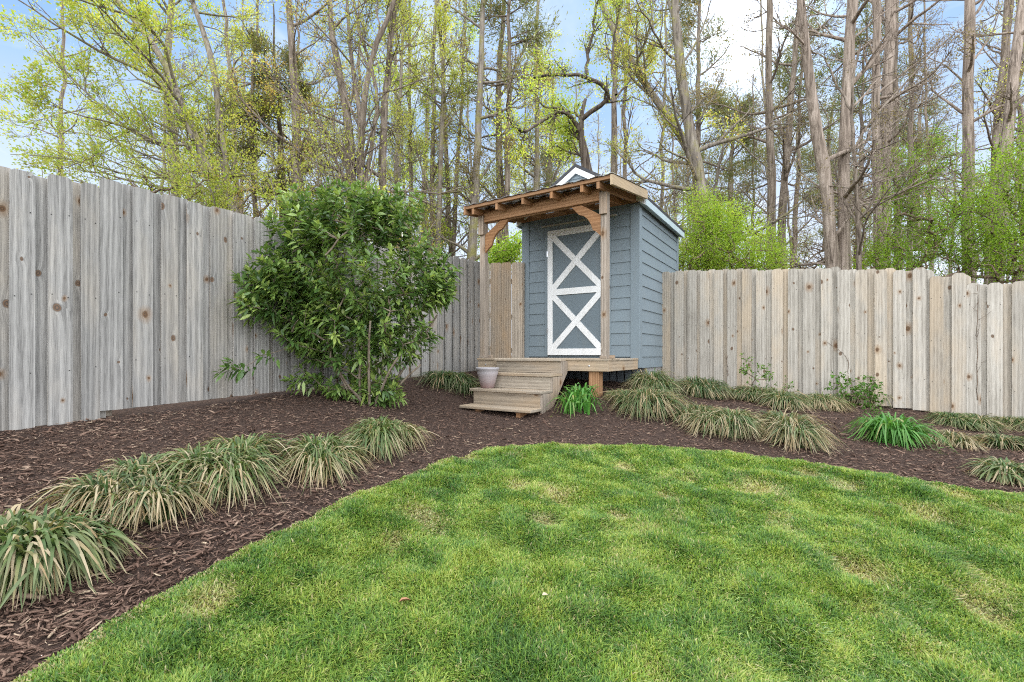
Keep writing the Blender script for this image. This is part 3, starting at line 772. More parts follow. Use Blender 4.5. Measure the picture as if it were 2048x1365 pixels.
def limb_set(tb, tips, rng, S, rad, cfg):
    """S: stem polyline; grows first-order branches between the given heights"""
    zlo, zhi = cfg['z']; m = (S[:, 2] > zlo) & (S[:, 2] < zhi)
    if m.sum() < 2: return
    for q in range(cfg['n']):
        z = rng.uniform(zlo, min(zhi, S[-1, 2])) if cfg.get('even', True) else zlo + (zhi - zlo) * math.sqrt(rng.random())
        i = int(np.clip(np.searchsorted(S[:, 2], z) - 1, 0, len(S) - 2)); f = np.clip((z - S[i, 2]) / (S[i + 1, 2] - S[i, 2] + 1e-6), 0, 1)
        p = S[i] * (1 - f) + S[i + 1] * f; r = rad[i] * (1 - f) + rad[i + 1] * f
        az = rng.uniform(0, 2 * math.pi) if 'az' not in cfg else rng.normal(cfg['az'], cfg.get('azs', .8))
        el = rng.uniform(*cfg['el']); top = max(S[-1, 2], zhi); h = (z - zlo) / max(top - zlo, .1)
        L = rng.uniform(*cfg['len']) * (1 - cfg.get('taper', .5) * h)
        d = np.array((math.cos(az) * math.cos(el), math.sin(az) * math.cos(el), math.sin(el)))
        rb = min(r * .5, cfg['rb'] * (.6 + .8 * rng.random()) * (L / cfg['len'][1]))
        B = curve_branch(rng, p, d, L, 8, cfg.get('wob', .13), cfg.get('trop', .05))
        tb.add(B, np.linspace(rb, max(rb * .25, cfg['rmin']), len(B)), 6)
        sub_branches(tb, tips, rng, B, rb, L, 0, cfg)

def foliage_from(tips, rng, per, jit, size, asp, tone0, tone1, dirmix=True, zmin=None):
    P = np.concatenate([t[0] for t in tips]); D = np.concatenate([t[1] for t in tips])
    if zmin is not None: k = P[:, 2] > zmin; P, D = P[k], D[k]
    cl = rng.random(len(P))                       # clumps: some twigs full, some nearly bare
    cnt = np.floor(per * (.15 + 1.7 * cl ** 1.6) + rng.random(len(P))).astype(int)
    P = np.repeat(P, cnt, 0); D = np.repeat(D, cnt, 0); cl = np.repeat(cl, cnt)
    P = P + rng.normal(0, jit, P.shape)
    V, Q = leaf_quads(rng, P, size, asp, dirs=D if dirmix else None)
    tone = np.clip(tone0 + (tone1 - tone0) * (.5 * cl + .5 * rng.random(len(P))) + rng.normal(0, .06, len(P)), 0, 1)
    return V, Q, np.repeat(tone, 4)

def resample(P, n, wob=0, rng=None):
    P = np.asarray(P, float); L = np.concatenate([[0], np.cumsum(np.linalg.norm(np.diff(P, axis=0), axis=1))]); s = np.linspace(0, L[-1], n)
    Q = np.stack([np.interp(s, L, P[:, k]) for k in range(3)], 1)
    for _ in range(2): Q[1:-1] = .25 * Q[:-2] + .5 * Q[1:-1] + .25 * Q[2:]
    if wob: Q[1:-1, :2] += rng.normal(0, wob, (n - 2, 2))
    return Q

def wood_tree(name, label, cat, stems, Y, bk, cfgs, leaf=None, seed=1, group=None, limbs=(), ext=5.0):
    """stems: [(pixel way-points bottom to top, width px at the first point, at the last, depth drift)]"""
    rng = np.random.default_rng(seed); tb = Tubes(); tips = []; base = None
    for wps, w0, w1, drift in stems:
        P = [px3(a, b, Y + drift * k / max(len(wps) - 1, 1)) for k, (a, b) in enumerate(wps)]
        r0 = w0 / 2 / F * Y; r1 = w1 / 2 / F * Y
        d = (P[0] - P[1]) / abs(P[0][2] - P[1][2]); gz = t1(P[0][0], P[0][1]) - .1
        foot = P[0] + d * np.array((.6, .6, 1)) * (P[0][2] - gz) if P[0][2] - gz < 6 else P[0]
        z0, z1 = P[0][2], P[-1][2]
        slope = (r0 - r1) / max(z1 - z0, .5)
        up = (P[-1] - P[-2]) / np.linalg.norm(P[-1] - P[-2])
        e = min(ext, max(.3, (r1 - .02) / max(slope, .004)))
        P = [foot] + P + [P[-1] + up * e * .5 + np.array((0, 0, .1 * e)), P[-1] + up * e * .9 + np.array((.1 * e, 0, .35 * e))]
        S = resample(P, 22, .012 * Y / 12, rng)
        rad = np.clip(r0 + (z0 - S[:, 2]) * slope, .02, None); rad[0] *= 1.25
        rad = np.minimum(rad, r0 * 1.35) * (1 + .06 * rng.normal(size=len(S)))
        tb.add(S, rad, 10)
        if base is None: base = foot
        for c in cfgs: limb_set(tb, tips, rng, S, rad, c)
    for wps, w0, w1, drift in limbs:
        P = np.array([px3(a, b, Y + drift * k / max(len(wps) - 1, 1)) for k, (a, b) in enumerate(wps)])
        S = resample(P, 12, .02, rng); rad = np.linspace(w0 / 2 / F * Y, w1 / 2 / F * Y, 12)
        tb.add(S, rad, 7)
        Ls = np.linalg.norm(np.diff(S, axis=0), axis=1).sum()
        c = dict(cfgs[0]); c['kids'] = (9,) + tuple(c['kids'][1:])
        sub_branches(tb, tips, rng, S, rad[0], Ls * .62, 0, c)
    o = empty(name, base, label, cat, group)
    tb.build('trunk', bk, o, base)
    if leaf and tips:
        for (mat, per, jit, size, asp, ta, tz) in leaf:
            V, Q, tone = foliage_from(tips, rng, per, jit, size, asp, ta, tz)
            np_mesh('crown', V, [Q], mat, o, {'tone': tone}, origin=base)
    return o

# ================================================================== strap-leaved clumps
def blade_clump(name, px, py, half_px, H, n, w, mat, tone, dry, label, cat, seed, upright=.25, group=None, squash=1.0, lift=.12):
    x, y, z = hit(px, py); Rr = half_px / F * y * 1.10; w = w * 1.22; H = H * .90; rng = np.random.default_rng(seed)
    K = int(rng.integers(4, 8)); ca = rng.uniform(0, 2 * math.pi, K); cr = rng.uniform(.12, .52, K) * Rr
    kx, ky = cr * np.cos(ca), cr * np.sin(ca) * squash; kid = rng.integers(0, K, n); kl = rng.uniform(.78, 1.18, K)[kid]; kdry = rng.normal(0, .22, K)[kid]
    q = np.sqrt(rng.random(n)); a0 = rng.uniform(0, 2 * math.pi, n)
    bx, by = kx[kid] + q * .24 * Rr * np.cos(a0), ky[kid] + q * .24 * Rr * np.sin(a0) * squash
    q = np.hypot(bx, by) / (.7 * Rr)
    lx, ly = rng.normal(0, .22, 2)
    az = np.arctan2(by * 1.1 / Rr + .55 * np.sin(a0) + ly, bx * 1.1 / Rr + .55 * np.cos(a0) + lx) + rng.normal(0, .45, n)
    up = rng.random(n) < upright
    rr = Rr * np.where(up, rng.uniform(.12, .50, n), rng.uniform(.30, .60, n) + .25 * rng.random(n) ** 3) * kl
    hh = H * np.where(up, rng.uniform(.75, 1.12, n), rng.uniform(.55, 1.0, n)) * (1.06 - .30 * q) * kl * .93
    tp = np.where(up, rng.uniform(.68, 1.0, n), rng.uniform(.42, .58, n))
    S = 9; t = np.linspace(0, 1, S)
    dx, dy = np.cos(az), np.sin(az)
    wx, wy = -np.sin(az), np.cos(az)
    tw = rng.normal(0, .5, n); ww = w * rng.uniform(.65, 1.25, n)
    side = rng.normal(0, .20, n) * rr
    V = np.empty((n, S, 2, 3)); dr = np.empty((n, S, 2))
    dmax = np.where(rng.random(n) < dry + kdry, rng.uniform(.55, 1.0, n), rng.uniform(0, .18, n)); start = rng.uniform(.0, .75, n)
    tz = terr(x + bx, y + by)
    for k, tt_ in enumerate(t):
        f = .38 * tt_ + .62 * tt_ ** 1.9
        cx = x + bx + dx * rr * f + wx * side * tt_ ** 2; cy = y + by + (dy * rr * f + wy * side * tt_ ** 2) * squash
        zz = hh * (2 * tt_ / tp - (tt_ / tp) ** 2)
        cz = np.maximum(tz + zz, terr(cx, cy) + .012 + .02 * rng.random(n) * tt_) if k else tz - .01
        hw = ww * .5 * (1.0 - .12 * (1 - tt_)) * (1 - tt_ ** 4 * .93)
        u = np.stack([wx * np.cos(tw * tt_), wy * np.cos(tw * tt_), np.sin(tw * tt_)], 1)
        c = np.stack([cx, cy, cz], 1)
        V[:, k, 0] = c - u * hw[:, None]; V[:, k, 1] = c + u * hw[:, None]
        dr[:, k, :] = (dmax * np.clip((tt_ - start) * 2.2 + .25, .0, 1))[:, None]
    dr = np.clip(dr + (np.clip((t - .74) * 4, 0, 1)[None, :, None] * rng.uniform(0, .9, n)[:, None, None]) * min(1, dry * 2), 0, 1)
    b = np.arange(n)[:, None] * (2 * S) + np.arange(S - 1)[None] * 2
    Q = np.stack([b, b + 1, b + 3, b + 2], -1).reshape(-1, 4)
    tn = np.clip(rng.normal(tone, .22, n), 0, 1)
    o = np_mesh(name, V.reshape(-1, 3), [Q], mat, None, {'tone': np.repeat(tn, 2 * S), 'dry': dr.ravel()}, smooth=True, origin=(x, y, z))
    tag(o, label, cat, group)
    return o

CL = [  # px, py(base), half width px, height m, blades, width, tone, dry, label
    (62, 1135, 134, .245, 430, .0125, .55, .30, 'broad green strap-leaved clump cut by the picture edge beside the mulch'),
    (290, 1010, 122, .235, 620, .0085, .45, .80, 'pale dried-out grassy clump between the broad green clump and the tan-tipped one'),
    (468, 962, 124, .25, 620, .0088, .62, .50, 'large tan-tipped grassy clump midway along the row in the mulch'),
    (628, 938, 104, .23, 480, .0085, .60, .50, 'tan-tipped grassy clump touching its larger neighbour in the row'),
    (765, 893, 84, .245, 480, .0085, .68, .45, 'rounded yellow-green grassy clump in front of the bush foot'),
    (902, 778, 62, .25, 420, .0088, .30, .22, 'dark green grassy clump by the fence next to the pot'),
    (1290, 828, 84, .29, 560, .0085, .35, .50, 'grassy clump with pale blades at the shed corner behind the small daylily'),
    (1312, 782, 66, .29, 440, .0085, .45, .45, 'arching grassy clump against the shed side wall'),
    (1245, 800, 42, .14, 220, .0075, .55, .70, 'low dry grassy tuft beside the deck post'),
    (1412, 790, 58, .27, 420, .009, .25, .35, 'dark green grassy clump in the fence row past the shed'),
    (1395, 842, 55, .20, 330, .008, .40, .55, 'small grassy clump squeezed between two wide clumps'),
    (1462, 862, 80, .26, 560, .008, .45, .72, 'dry tan grassy clump at the mulch edge, beside the widest one'),
    (1555, 875, 88, .28, 680, .008, .40, .88, 'widest and driest tan grassy clump at the mulch edge'),
    (1505, 800, 62, .19, 380, .008, .35, .40, 'grassy clump at the foot of the leafy seedling'),
    (1575, 812, 62, .21, 400, .008, .45, .50, 'grassy clump between the seedling and the vine-covered mound'),
    (1640, 815, 60, .24, 430, .008, .45, .60, 'tan grassy clump touching the vine-covered mound'),
    (1572, 768, 40, .20, 230, .008, .15, .20, 'small dark grassy tuft against the tan fence'),
    (1645, 775, 40, .17, 230, .008, .18, .25, 'small dark grassy tuft at the fence near the bare vine'),
    (1730, 808, 58, .27, 430, .008, .40, .45, 'grassy clump overgrown by a green vine at the fence'),
    (1892, 850, 50, .16, 340, .008, .45, .42, 'first low grassy clump of the row under the tan fence'),
    (1962, 856, 54, .16, 360, .008, .45, .48, 'middle low grassy clump of the row under the tan fence'),
    (2040, 862, 56, .17, 360, .008, .42, .45, 'last low grassy clump of the row under the tan fence'),
    (1905, 892, 52, .15, 380, .0065, .30, .90, 'fine pale dry grassy tuft beside the big daylily'),
    (2005, 902, 56, .17, 380, .008, .30, .45, 'mixed green and tan grassy clump beyond the pale tuft'),
    (2005, 958, 72, .16, 330, .0105, .55, .45, 'spreading grassy clump with bright new shoots at the lawn corner')]
for k, (px, py, hw, H, n, w, tone, dry, lab) in enumerate(CL):
    blade_clump('grass_clump', px, py, hw, H, int(n * 2.0), w, M['liriope'], tone, dry, lab, 'ornamental grass', 100 + k, upright=.22)
blade_clump('daylily_plant', 1170, 818, 58, .30, 120, .021, M['daylily'], .55, .03, 'small bright green daylily growing in front of the deck post', 'daylily', 300, upright=.5)
blade_clump('daylily_plant', 1782, 888, 82, .285, 360, .017, M['daylily'], .5, .03, 'large bright green daylily mound alone in the mulch by the tan fence', 'daylily', 301, upright=.35)

# ================================================================== big evergreen bush
def skeleton(rng, base_pts, targets, r_tip, tb, r_max=.02):
    """join targets to the nearest node nearer the foot; radii grow with the twigs carried"""
    N = [np.array(b, float) for b in base_pts]; par = [-1] * len(N)
    order = np.argsort(np.linalg.norm(targets - np.mean(base_pts, 0), axis=1))
    ends = []
    for i in order:
        T = targets[i]; A = np.array(N); d = np.linalg.norm(A - T, axis=1)
        d = d + .9 * np.maximum(0, A[:, 2] - T[2] + .02)
        j = int(np.argmin(d)); n = max(1, int(d[j] / .11)); prev = j
        P0 = N[j]
        for s in range(1, n + 1):
            f = s / n; p = P0 * (1 - f) + T * f + np.array((0, 0, -.10 * math.sin(f * math.pi) * d[j] * .6)) + rng.normal(0, .006, 3) * (f < 1)
            N.append(p); par.append(prev); prev = len(N) - 1
        ends.append((prev, i))
    load = np.zeros(len(N))
    for e, _ in ends: load[e] += 1
    for i in range(len(N) - 1, -1, -1):
        if par[i] >= 0: load[par[i]] += load[i]
    rad = np.minimum(r_tip * np.sqrt(np.maximum(load, 1)), r_max)
    for i in range(len(N)):
        if par[i] >= 0: tb.add([N[par[i]], N[i]], [rad[par[i]], rad[i]], 5 if rad[i] > .006 else 3)
    dirs = {}
    for e, i in ends:
        d = N[e] - N[par[e]]; dirs[i] = d / (np.linalg.norm(d) + 1e-9)
    return dirs

def big_leaves(rng, P, D, size, asp, droop=.3, fold=.16):
    n = len(P); D = D / (np.linalg.norm(D, axis=1)[:, None] + 1e-9)
    up = np.array((0, 0, 1.0)) + .45 * rng.normal(size=(n, 3))
    w = np.cross(D, up); w /= np.linalg.norm(w, axis=1)[:, None] + 1e-9
    nr = np.cross(w, D)
    L = (size * rng.uniform(.6, 1.2, n))[:, None]; W = L * asp
    dr = droop * rng.uniform(.3, 1.4, n)[:, None]
    pt = lambda t, s, u: P + D * L * t + w * W * s * .5 + nr * L * u - np.array((0, 0, 1.0)) * L * dr * t * t
    V = np.stack([pt(0, 0, 0), pt(.3, -.85, fold * .22), pt(.3, 0, 0), pt(.3, .85, fold * .22), pt(.65, -.8, fold * .2), pt(.65, 0, 0), pt(.65, .8, fold * .2), pt(1, 0, 0)], 1)
    b = np.arange(n)[:, None] * 8
    tri = np.concatenate([np.hstack([b, b + 2, b + 1]), np.hstack([b, b + 3, b + 2]), np.hstack([b + 4, b + 5, b + 7]), np.hstack([b + 5, b + 6, b + 7])])
    quad = np.concatenate([np.hstack([b + 1, b + 2, b + 5, b + 4]), np.hstack([b + 2, b + 3, b + 6, b + 5])])
    return V.reshape(-1, 3), tri, quad

def make_bush():
    rng = np.random.default_rng(55)
    bx, by, bz = hit(735, 808); base = np.array((bx, by, bz)); Yb = by; k = Yb / F
    lobes = [((705, 520), 165, 150, .78, 420), ((700, 430), 100, 62, .48, 110), ((610, 440), 78, 62, .42, 70), ((800, 425), 62, 55, .4, 60), ((560, 560), 82, 70, .42, 115), ((515, 590), 48, 55, .25, 50), ((850, 555), 62, 72, .42, 75), ((885, 560), 40, 44, .22, 40),
             ((700, 655), 135, 90, .6, 240), ((600, 655), 62, 48, .36, 50), ((810, 660), 70, 80, .42, 70), ((745, 755), 62, 45, .3, 42), ((605, 755), 40, 22, .2, 11), ((690, 780), 50, 22, .26, 22), ((755, 782), 38, 22, .22, 16), ((780, 790), 36, 20, .2, 12)]
    T = []
    for (cx, cy), rx, rz, ry, n in lobes:
        c = px3(cx, cy, Yb); n = int(n * .84); u = rand_unit(rng, n); rr = rng.uniform(.25, 1.0, n) ** .55
        T.append(c + u * rr[:, None] * np.array((rx * k, ry, rz * k)))
    T.append(np.array([px3(440, 745, Yb - .1), px3(452, 735, Yb - .12), px3(470, 738, Yb - .05), px3(520, 712, Yb), px3(460, 722, Yb - .02)]))
    T = np.concatenate(T)
    nd = T[:, 0] * .856 - T[:, 1] * .517; c0 = 3.54 * .856 + 3.25 * .517
    T *= np.where(nd + c0 < .10, (.08 + rng.uniform(0, .30, len(T)) - c0) / nd, 1.0)[:, None]
    T[:, 2] = np.maximum(T[:, 2], terr(T[:, 0], T[:, 1]) + .06)
    root = empty('evergreen_bush', base, 'tall glossy green evergreen bush in front of the grey fence', 'bush')
    tb = Tubes()
    feet = []
    for a in range(11):
        an = a * 2.4; feet.append(base + np.array((.11 * math.cos(an), .09 * math.sin(an), -.03)))
    stems = []
    for f in feet:
        e = f + (f - base) * rng.uniform(1.5, 6.0) + np.array((rng.normal(0, .1), rng.normal(0, .08), rng.uniform(.5, 1.25)))
        S = resample([f, (f + e) / 2 + np.array((rng.normal(0, .03), 0, -.02)), e], 6, .008, rng); tb.add(S, np.linspace(.017, .010, 6), 6); stems.append(S)
    D = skeleton(rng, np.concatenate(stems), T, .0017, tb, .010)
    tb.build('stem', M['stem'], root, base)
    P, DD_, tone = [], [], []
    top = T[:, 2].max()
    for i in range(len(T)):
        d = D[i]; out = T[i] - (base + np.array((0, 0, 1.2))); out /= np.linalg.norm(out)
        ax = d * .5 + out * .55 + np.array((0, 0, .55)); ax /= np.linalg.norm(ax)
        o1 = np.cross(ax, (0.3, .2, 1.0)); o1 /= np.linalg.norm(o1); o2 = np.cross(ax, o1)
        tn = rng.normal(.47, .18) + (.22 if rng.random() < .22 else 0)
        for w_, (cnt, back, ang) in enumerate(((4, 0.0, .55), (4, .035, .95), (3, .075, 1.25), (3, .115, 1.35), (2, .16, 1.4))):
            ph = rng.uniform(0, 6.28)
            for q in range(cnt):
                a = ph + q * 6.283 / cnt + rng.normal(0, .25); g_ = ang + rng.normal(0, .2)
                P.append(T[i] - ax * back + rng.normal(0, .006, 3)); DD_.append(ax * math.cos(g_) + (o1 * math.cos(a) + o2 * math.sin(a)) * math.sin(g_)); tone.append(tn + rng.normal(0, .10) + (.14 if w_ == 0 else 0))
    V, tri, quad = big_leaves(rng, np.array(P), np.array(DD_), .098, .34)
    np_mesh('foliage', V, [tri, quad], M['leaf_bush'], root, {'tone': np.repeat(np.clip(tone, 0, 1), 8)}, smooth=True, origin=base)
    return root
make_bush()

# ================================================================== small plants, sticks, vines
def leafy_plant(name, label, cat, px, py, tops, n, spread, leaf_size, mat, tone, seed, stem_mat, asp=.5, flat_down=.25, rstem=.0016):
    rng = np.random.default_rng(seed); x, y, z = hit(px, py); base = np.array((x, y, z))
    T = []
    for (tx, ty, r) in tops:
        c = px3(tx, ty, y); T.append(c + rand_unit(rng, n) * (rng.uniform(.2, 1, n) ** .5)[:, None] * np.array((r / F * y, spread, r / F * y)))
    T = np.concatenate(T); T[:, 2] = np.maximum(T[:, 2], terr(T[:, 0], T[:, 1]) + .03)
    o = empty(name, base, label, cat); tb = Tubes()
    D = skeleton(rng, [base + np.array((0, 0, -.02)), base + np.array((.01, .01, .05))], T, rstem, tb, .006)
    tb.build('stem', stem_mat, o, base)
    P = []; DD_ = []
    for i in range(len(T)):
        for q in range(6):
            P.append(T[i] + rng.normal(0, .012, 3)); DD_.append(D[i] * .3 + rand_unit(rng, 1)[0])
    V, tri, quad = big_leaves(rng, np.array(P), np.array(DD_), leaf_size, asp, .2)
    np_mesh('foliage', V, [tri, quad], mat, o, {'tone': np.repeat(np.clip(rng.normal(tone, .2, len(P)), 0, 1), 8)}, origin=base, smooth=True)
leafy_plant('seedling_shrub', 'thin leafy seedling rising above the grassy clumps against the tan fence', 'shrub', 1508, 800, [(1495, 722, 18), (1525, 735, 16), (1510, 762, 22), (1535, 752, 12), (1490, 740, 12)], 9, .10, .042, M['leaf_weed'], .55, 401, M['twig'])
leafy_plant('ground_vine', 'green vine scrambling over the grassy mound at the tan fence', 'vine', 1700, 815, [(1680, 770, 26), (1715, 775, 30), (1700, 800, 32), (1745, 800, 24), (1735, 770, 18)], 26, .20, .042, M['leaf_weed'], .35, 402, M['twig'], .7)
leafy_plant('weed_patch', 'small leafy green weed among the grassy clumps below the seedling', 'weed', 1555, 800, [(1540, 785, 26), (1575, 778, 24), (1520, 790, 22)], 18, .15, .032, M['leaf_weed'], .4, 403, M['twig'], .55)
leafy_plant('weed_sprig', 'low grey-green weed sprig in the mulch behind the big daylily', 'weed', 1738, 832, [(1735, 818, 18), (1755, 822, 14)], 14, .08, .028, M['leaf_weed'], .25, 404, M['twig'], .4)
leafy_plant('vine_tip', 'yellow-green leafy vine tip peeping over the tan fence top', 'vine', 1690, 760, [(1660, 536, 16), (1700, 532, 18), (1640, 540, 8), (1725, 535, 9)], 8, .06, .075, M['leaf_fresh'], .7, 405, M['twig'], .5)
def fence_point(px, py, off=-.03):
    r = (px - CX) / F; n = np.array((-.5456, -.838)); p0 = J + n * (-off) * -1
    Y = (p0 @ n) / (n[0] * r + n[1]); return px3(px, py, Y)
def creeper(label, pts, seed, r=.004, n=6):
    rng = np.random.default_rng(seed); P = np.array([fence_point(a, b, -.03) + np.array((-.02, -.03, 0)) for a, b in pts]); tb = Tubes(); S = resample(P, 14, .006, rng)
    tb.add(S, np.linspace(r, r * .5, 14), 5)
    for q in range(n):
        i = rng.integers(2, 13); d = np.array((rng.normal(0, 1), -.15, rng.normal(.3, .8))); d /= np.linalg.norm(d)
        B = curve_branch(rng, S[i], d, rng.uniform(.08, .22), 4, .15, .05); tb.add(B, np.linspace(r * .5, .001, 5), 3)
    base = S[0]; o = tb.build('bare_vine', M['twig'], None, base); o.name = 'bare_vine'; tag(o, label, 'vine')
creeper('bare brown vine climbing the full height of the fence where it steps down', [(1954, 800), (1950, 760), (1955, 720), (1952, 670), (1955, 610), (1953, 570)], 1, .005, 8)
creeper('thin bare vine curving up the tan fence above the vine-covered mound', [(1694, 775), (1696, 745), (1697, 720), (1685, 705), (1668, 695), (1655, 685)], 2, .0035, 4)
creeper('short dark bare vine on the tan fence behind the seedling', [(1455, 752), (1457, 735), (1453, 722), (1457, 712)], 3, .005, 5)
def stick(label, a, b, r, seed, lift=.012):
    rng = np.random.default_rng(seed); P0 = np.array(hit(*a)); P1 = np.array(hit(*b)); S = resample([P0, (P0 + P1) / 2 + np.array((0, .01, .008)), P1], 7, .003, rng); S[:, 2] += lift + r
    tb = Tubes(); S = np.vstack([S[0] - (S[1] - S[0]) * .001, S, S[-1] + (S[-1] - S[-2]) * .001]); tb.add(S, np.concatenate([[.0005], r * rng.uniform(.75, 1.1, 7), [.0005]]), 7)
    o = tb.build('stick', M['twig'], None, S[0]); o.name = 'stick'; tag(o, label, 'stick')
stick('stout brown stick lying in the mulch below the pale dried clump', (303, 1072), (352, 1046), .0085, 1)
stick('curved thin twig lying on the lawn grass', (1712, 1236), (1785, 1268), .004, 2, .045)
stick('short thick piece of bark lying on the lawn grass', (1597, 1271), (1616, 1290), .007, 3, .045)
stick('long flat bark stick in the mulch at the foot of the broad green clump', (8, 1212), (90, 1210), .009, 4)
def fallen_leaf(label, px, py, col, size, seed):
    rng = np.random.default_rng(seed); x, y, z = hit(px, py); z = float(lawn_z(np.array([x]), np.array([y]))[0]) + .045
    V, tri, quad = big_leaves(rng, np.array([[0, 0, 0.0]]), np.array([[1, .4, .15]]), size, .6, .25, .9)
    o = np_mesh('fallen_leaf', V, [tri, quad], col, smooth=True); o.location = (x, y, z); tag(o, label, 'leaf')
t_ = NT('dead_leaf_brown'); M['dead'] = t_.done(t_.bsdf((.33, .16, .09), .7))
t_ = NT('dead_leaf_pale'); M['dead2'] = t_.done(t_.bsdf((.40, .33, .24), .7))
fallen_leaf('brown curled dead leaf on the lawn', 797, 1252, M['dead'], .045, 1)
fallen_leaf('pale torn dead leaf on the lawn', 1084, 1232, M['dead2'], .045, 2)

# ================================================================== the woods beyond the fences
TW = dict(rmin=.004, rb=.065, kids=(6, 4, 3), wob=.13, trop=.05)
def C(z, n, len_, el=(.1, .9), **k):
    d = dict(TW); d.update(z=z, n=n, len=len_, el=el); d.update(k); return d
G0 = 'tall trees standing just beyond the fences'
SP, GO, FR, OL, PI_ = M['leaf_spring'], M['leaf_gold'], M['leaf_fresh'], M['leaf_olive'], M['leaf_pine']

# --- beyond the grey fence
wood_tree('tree', 'spreading yellow-green tree whose long limbs sweep over the grey fence', 'tree',
    [([(470, 420), (455, 404), (432, 380), (405, 320), (387, 281), (370, 226), (352, 176), (334, 130), (316, 88), (275, 44), (228, 0)], 17, 10, .8)], 10.5, M['bark_grey'],
    [C((1.2, 9), 15, (1.8, 3.6), (.15, .9), kids=(6, 5, 3), az=2.6, azs=1.1)], [(SP, 3.0, .075, .055, .55, .35, 1.0), (FR, .8, .08, .06, .55, .3, .9)], 21,
    limbs=[([(387, 281), (350, 200), (309, 148), (260, 128), (211, 116), (165, 88), (123, 53), (63, 21), (20, -10)], 9, 2, -1.6),
           ([(352, 300), (300, 290), (246, 250), (215, 225), (183, 204), (140, 150), (98, 105), (60, 70)], 6, 1.5, -.8),
           ([(400, 330), (340, 360), (285, 358), (225, 345), (180, 325), (134, 316), (80, 312), (21, 309)], 5, 1.2, -.4),
           ([(370, 290), (320, 290), (260, 255), (210, 240), (150, 235), (100, 205), (40, 165)], 5, 1.2, -1.6),
           ([(420, 350), (330, 330), (270, 300), (200, 270), (120, 262), (40, 240)], 5, 1.2, .8),
           ([(352, 176), (330, 90), (290, 40), (250, 25), (180, 12), (120, -20)], 7, 2, -2.2)])
wood_tree('tree', 'straight grey-trunked tree with yellow buds, first upright trunk beyond the grey fence', 'tree',
    [([(352, 384), (352, 334), (344, 260), (334, 200), (330, 158), (340, 53), (345, 0)], 16, 11, .4)], 12.5, M['bark_grey'],
    [C((1.6, 10), 18, (1.5, 3.2))], [(SP, 1.9, .08, .055, .55, .2, .9)], 22)
wood_tree('tree', 'slim pale forked tree between two leaning yellow-green trunks', 'tree',
    [([(462, 420), (452, 360), (444, 310), (439, 264), (437, 200), (436, 158), (420, 95), (397, 35), (380, -10)], 16, 9, .5)], 11.5, M['bark_grey'],
    [C((1.5, 9), 18, (1.4, 3.0))], [(SP, 1.9, .08, .055, .55, .4, 1.0)], 23)
wood_tree('tree', 'thin dark trunk by the golden-budded tree over the grey fence', 'tree',
    [([(512, 430), (508, 380), (503, 334), (500, 250), (508, 150), (515, 40)], 10, 6, .6)], 13, M['bark_brown'],
    [C((1.8, 9), 14, (1.2, 2.6))], [(SP, 1.2, .08, .06, .55, .2, 1.0)], 24)
wood_tree('tree', 'golden-budded tree with a dark brown trunk rising behind the evergreen bush', 'tree',
    [([(596, 400), (594, 369), (592, 300), (594, 246), (588, 150), (583, 80), (577, 0)], 19, 11, .5)], 12, M['bark_brown'],
    [C((1.4, 10), 20, (1.4, 3.2))], [(GO, .8, .085, .05, .55, 0, 1.0), (SP, .6, .09, .05, .55, .2, 1.0), (OL, .6, .09, .05, .5, .3, 1.0)], 25)
wood_tree('cedar_tree', 'dark olive-brown cedar with ragged drooping foliage among the golden trees', 'tree',
    [([(566, 400), (562, 320), (560, 240), (556, 170), (548, 110)], 13, 5, .2)], 14, M['bark_dark'],
    [C((2.4, 9.5), 34, (.9, 2.1), (-.15, .5), trop=-.01, kids=(7, 5))], [(OL, 4.0, .11, .075, .38, .0, .6), (PI_, 3.0, .11, .085, .3, .0, .6)], 26, ext=2.0)
wood_tree('tree', 'many-stemmed brown tree whose bare stems fan upward behind the bush', 'tree',
    [([(703, 385), (702, 330), (699, 246), (690, 190), (672, 130), (664, 60), (660, 0)], 20, 9, .3),
     ([(722, 385), (719, 330), (720, 281), (728, 210), (731, 158), (745, 110), (765, 50), (790, 0)], 15, 8, -.4),
     ([(722, 281), (722, 240), (712, 170), (700, 110), (696, 40), (690, -20)], 10, 6, .6),
     ([(735, 330), (745, 281), (762, 200), (740, 120), (715, 60), (705, 0)], 9, 5, .9)], 11.5, M['bark_brown'],
    [C((1.8, 9), 11, (1.3, 3.0), (.3, 1.1))], [(SP, .45, .08, .055, .55, .2, 1.0)], 27)
wood_tree('tree', 'upright brown trunk with small spring leaves next to the many-stemmed tree', 'tree',
    [([(764, 385), (762, 340), (766, 260), (769, 193), (776, 130), (783, 70), (790, 0)], 16, 11, .5)], 12, M['bark_brown'],
    [C((1.6, 10), 18, (1.3, 2.8))], [(SP, 1.3, .08, .055, .55, .3, 1.0)], 28)
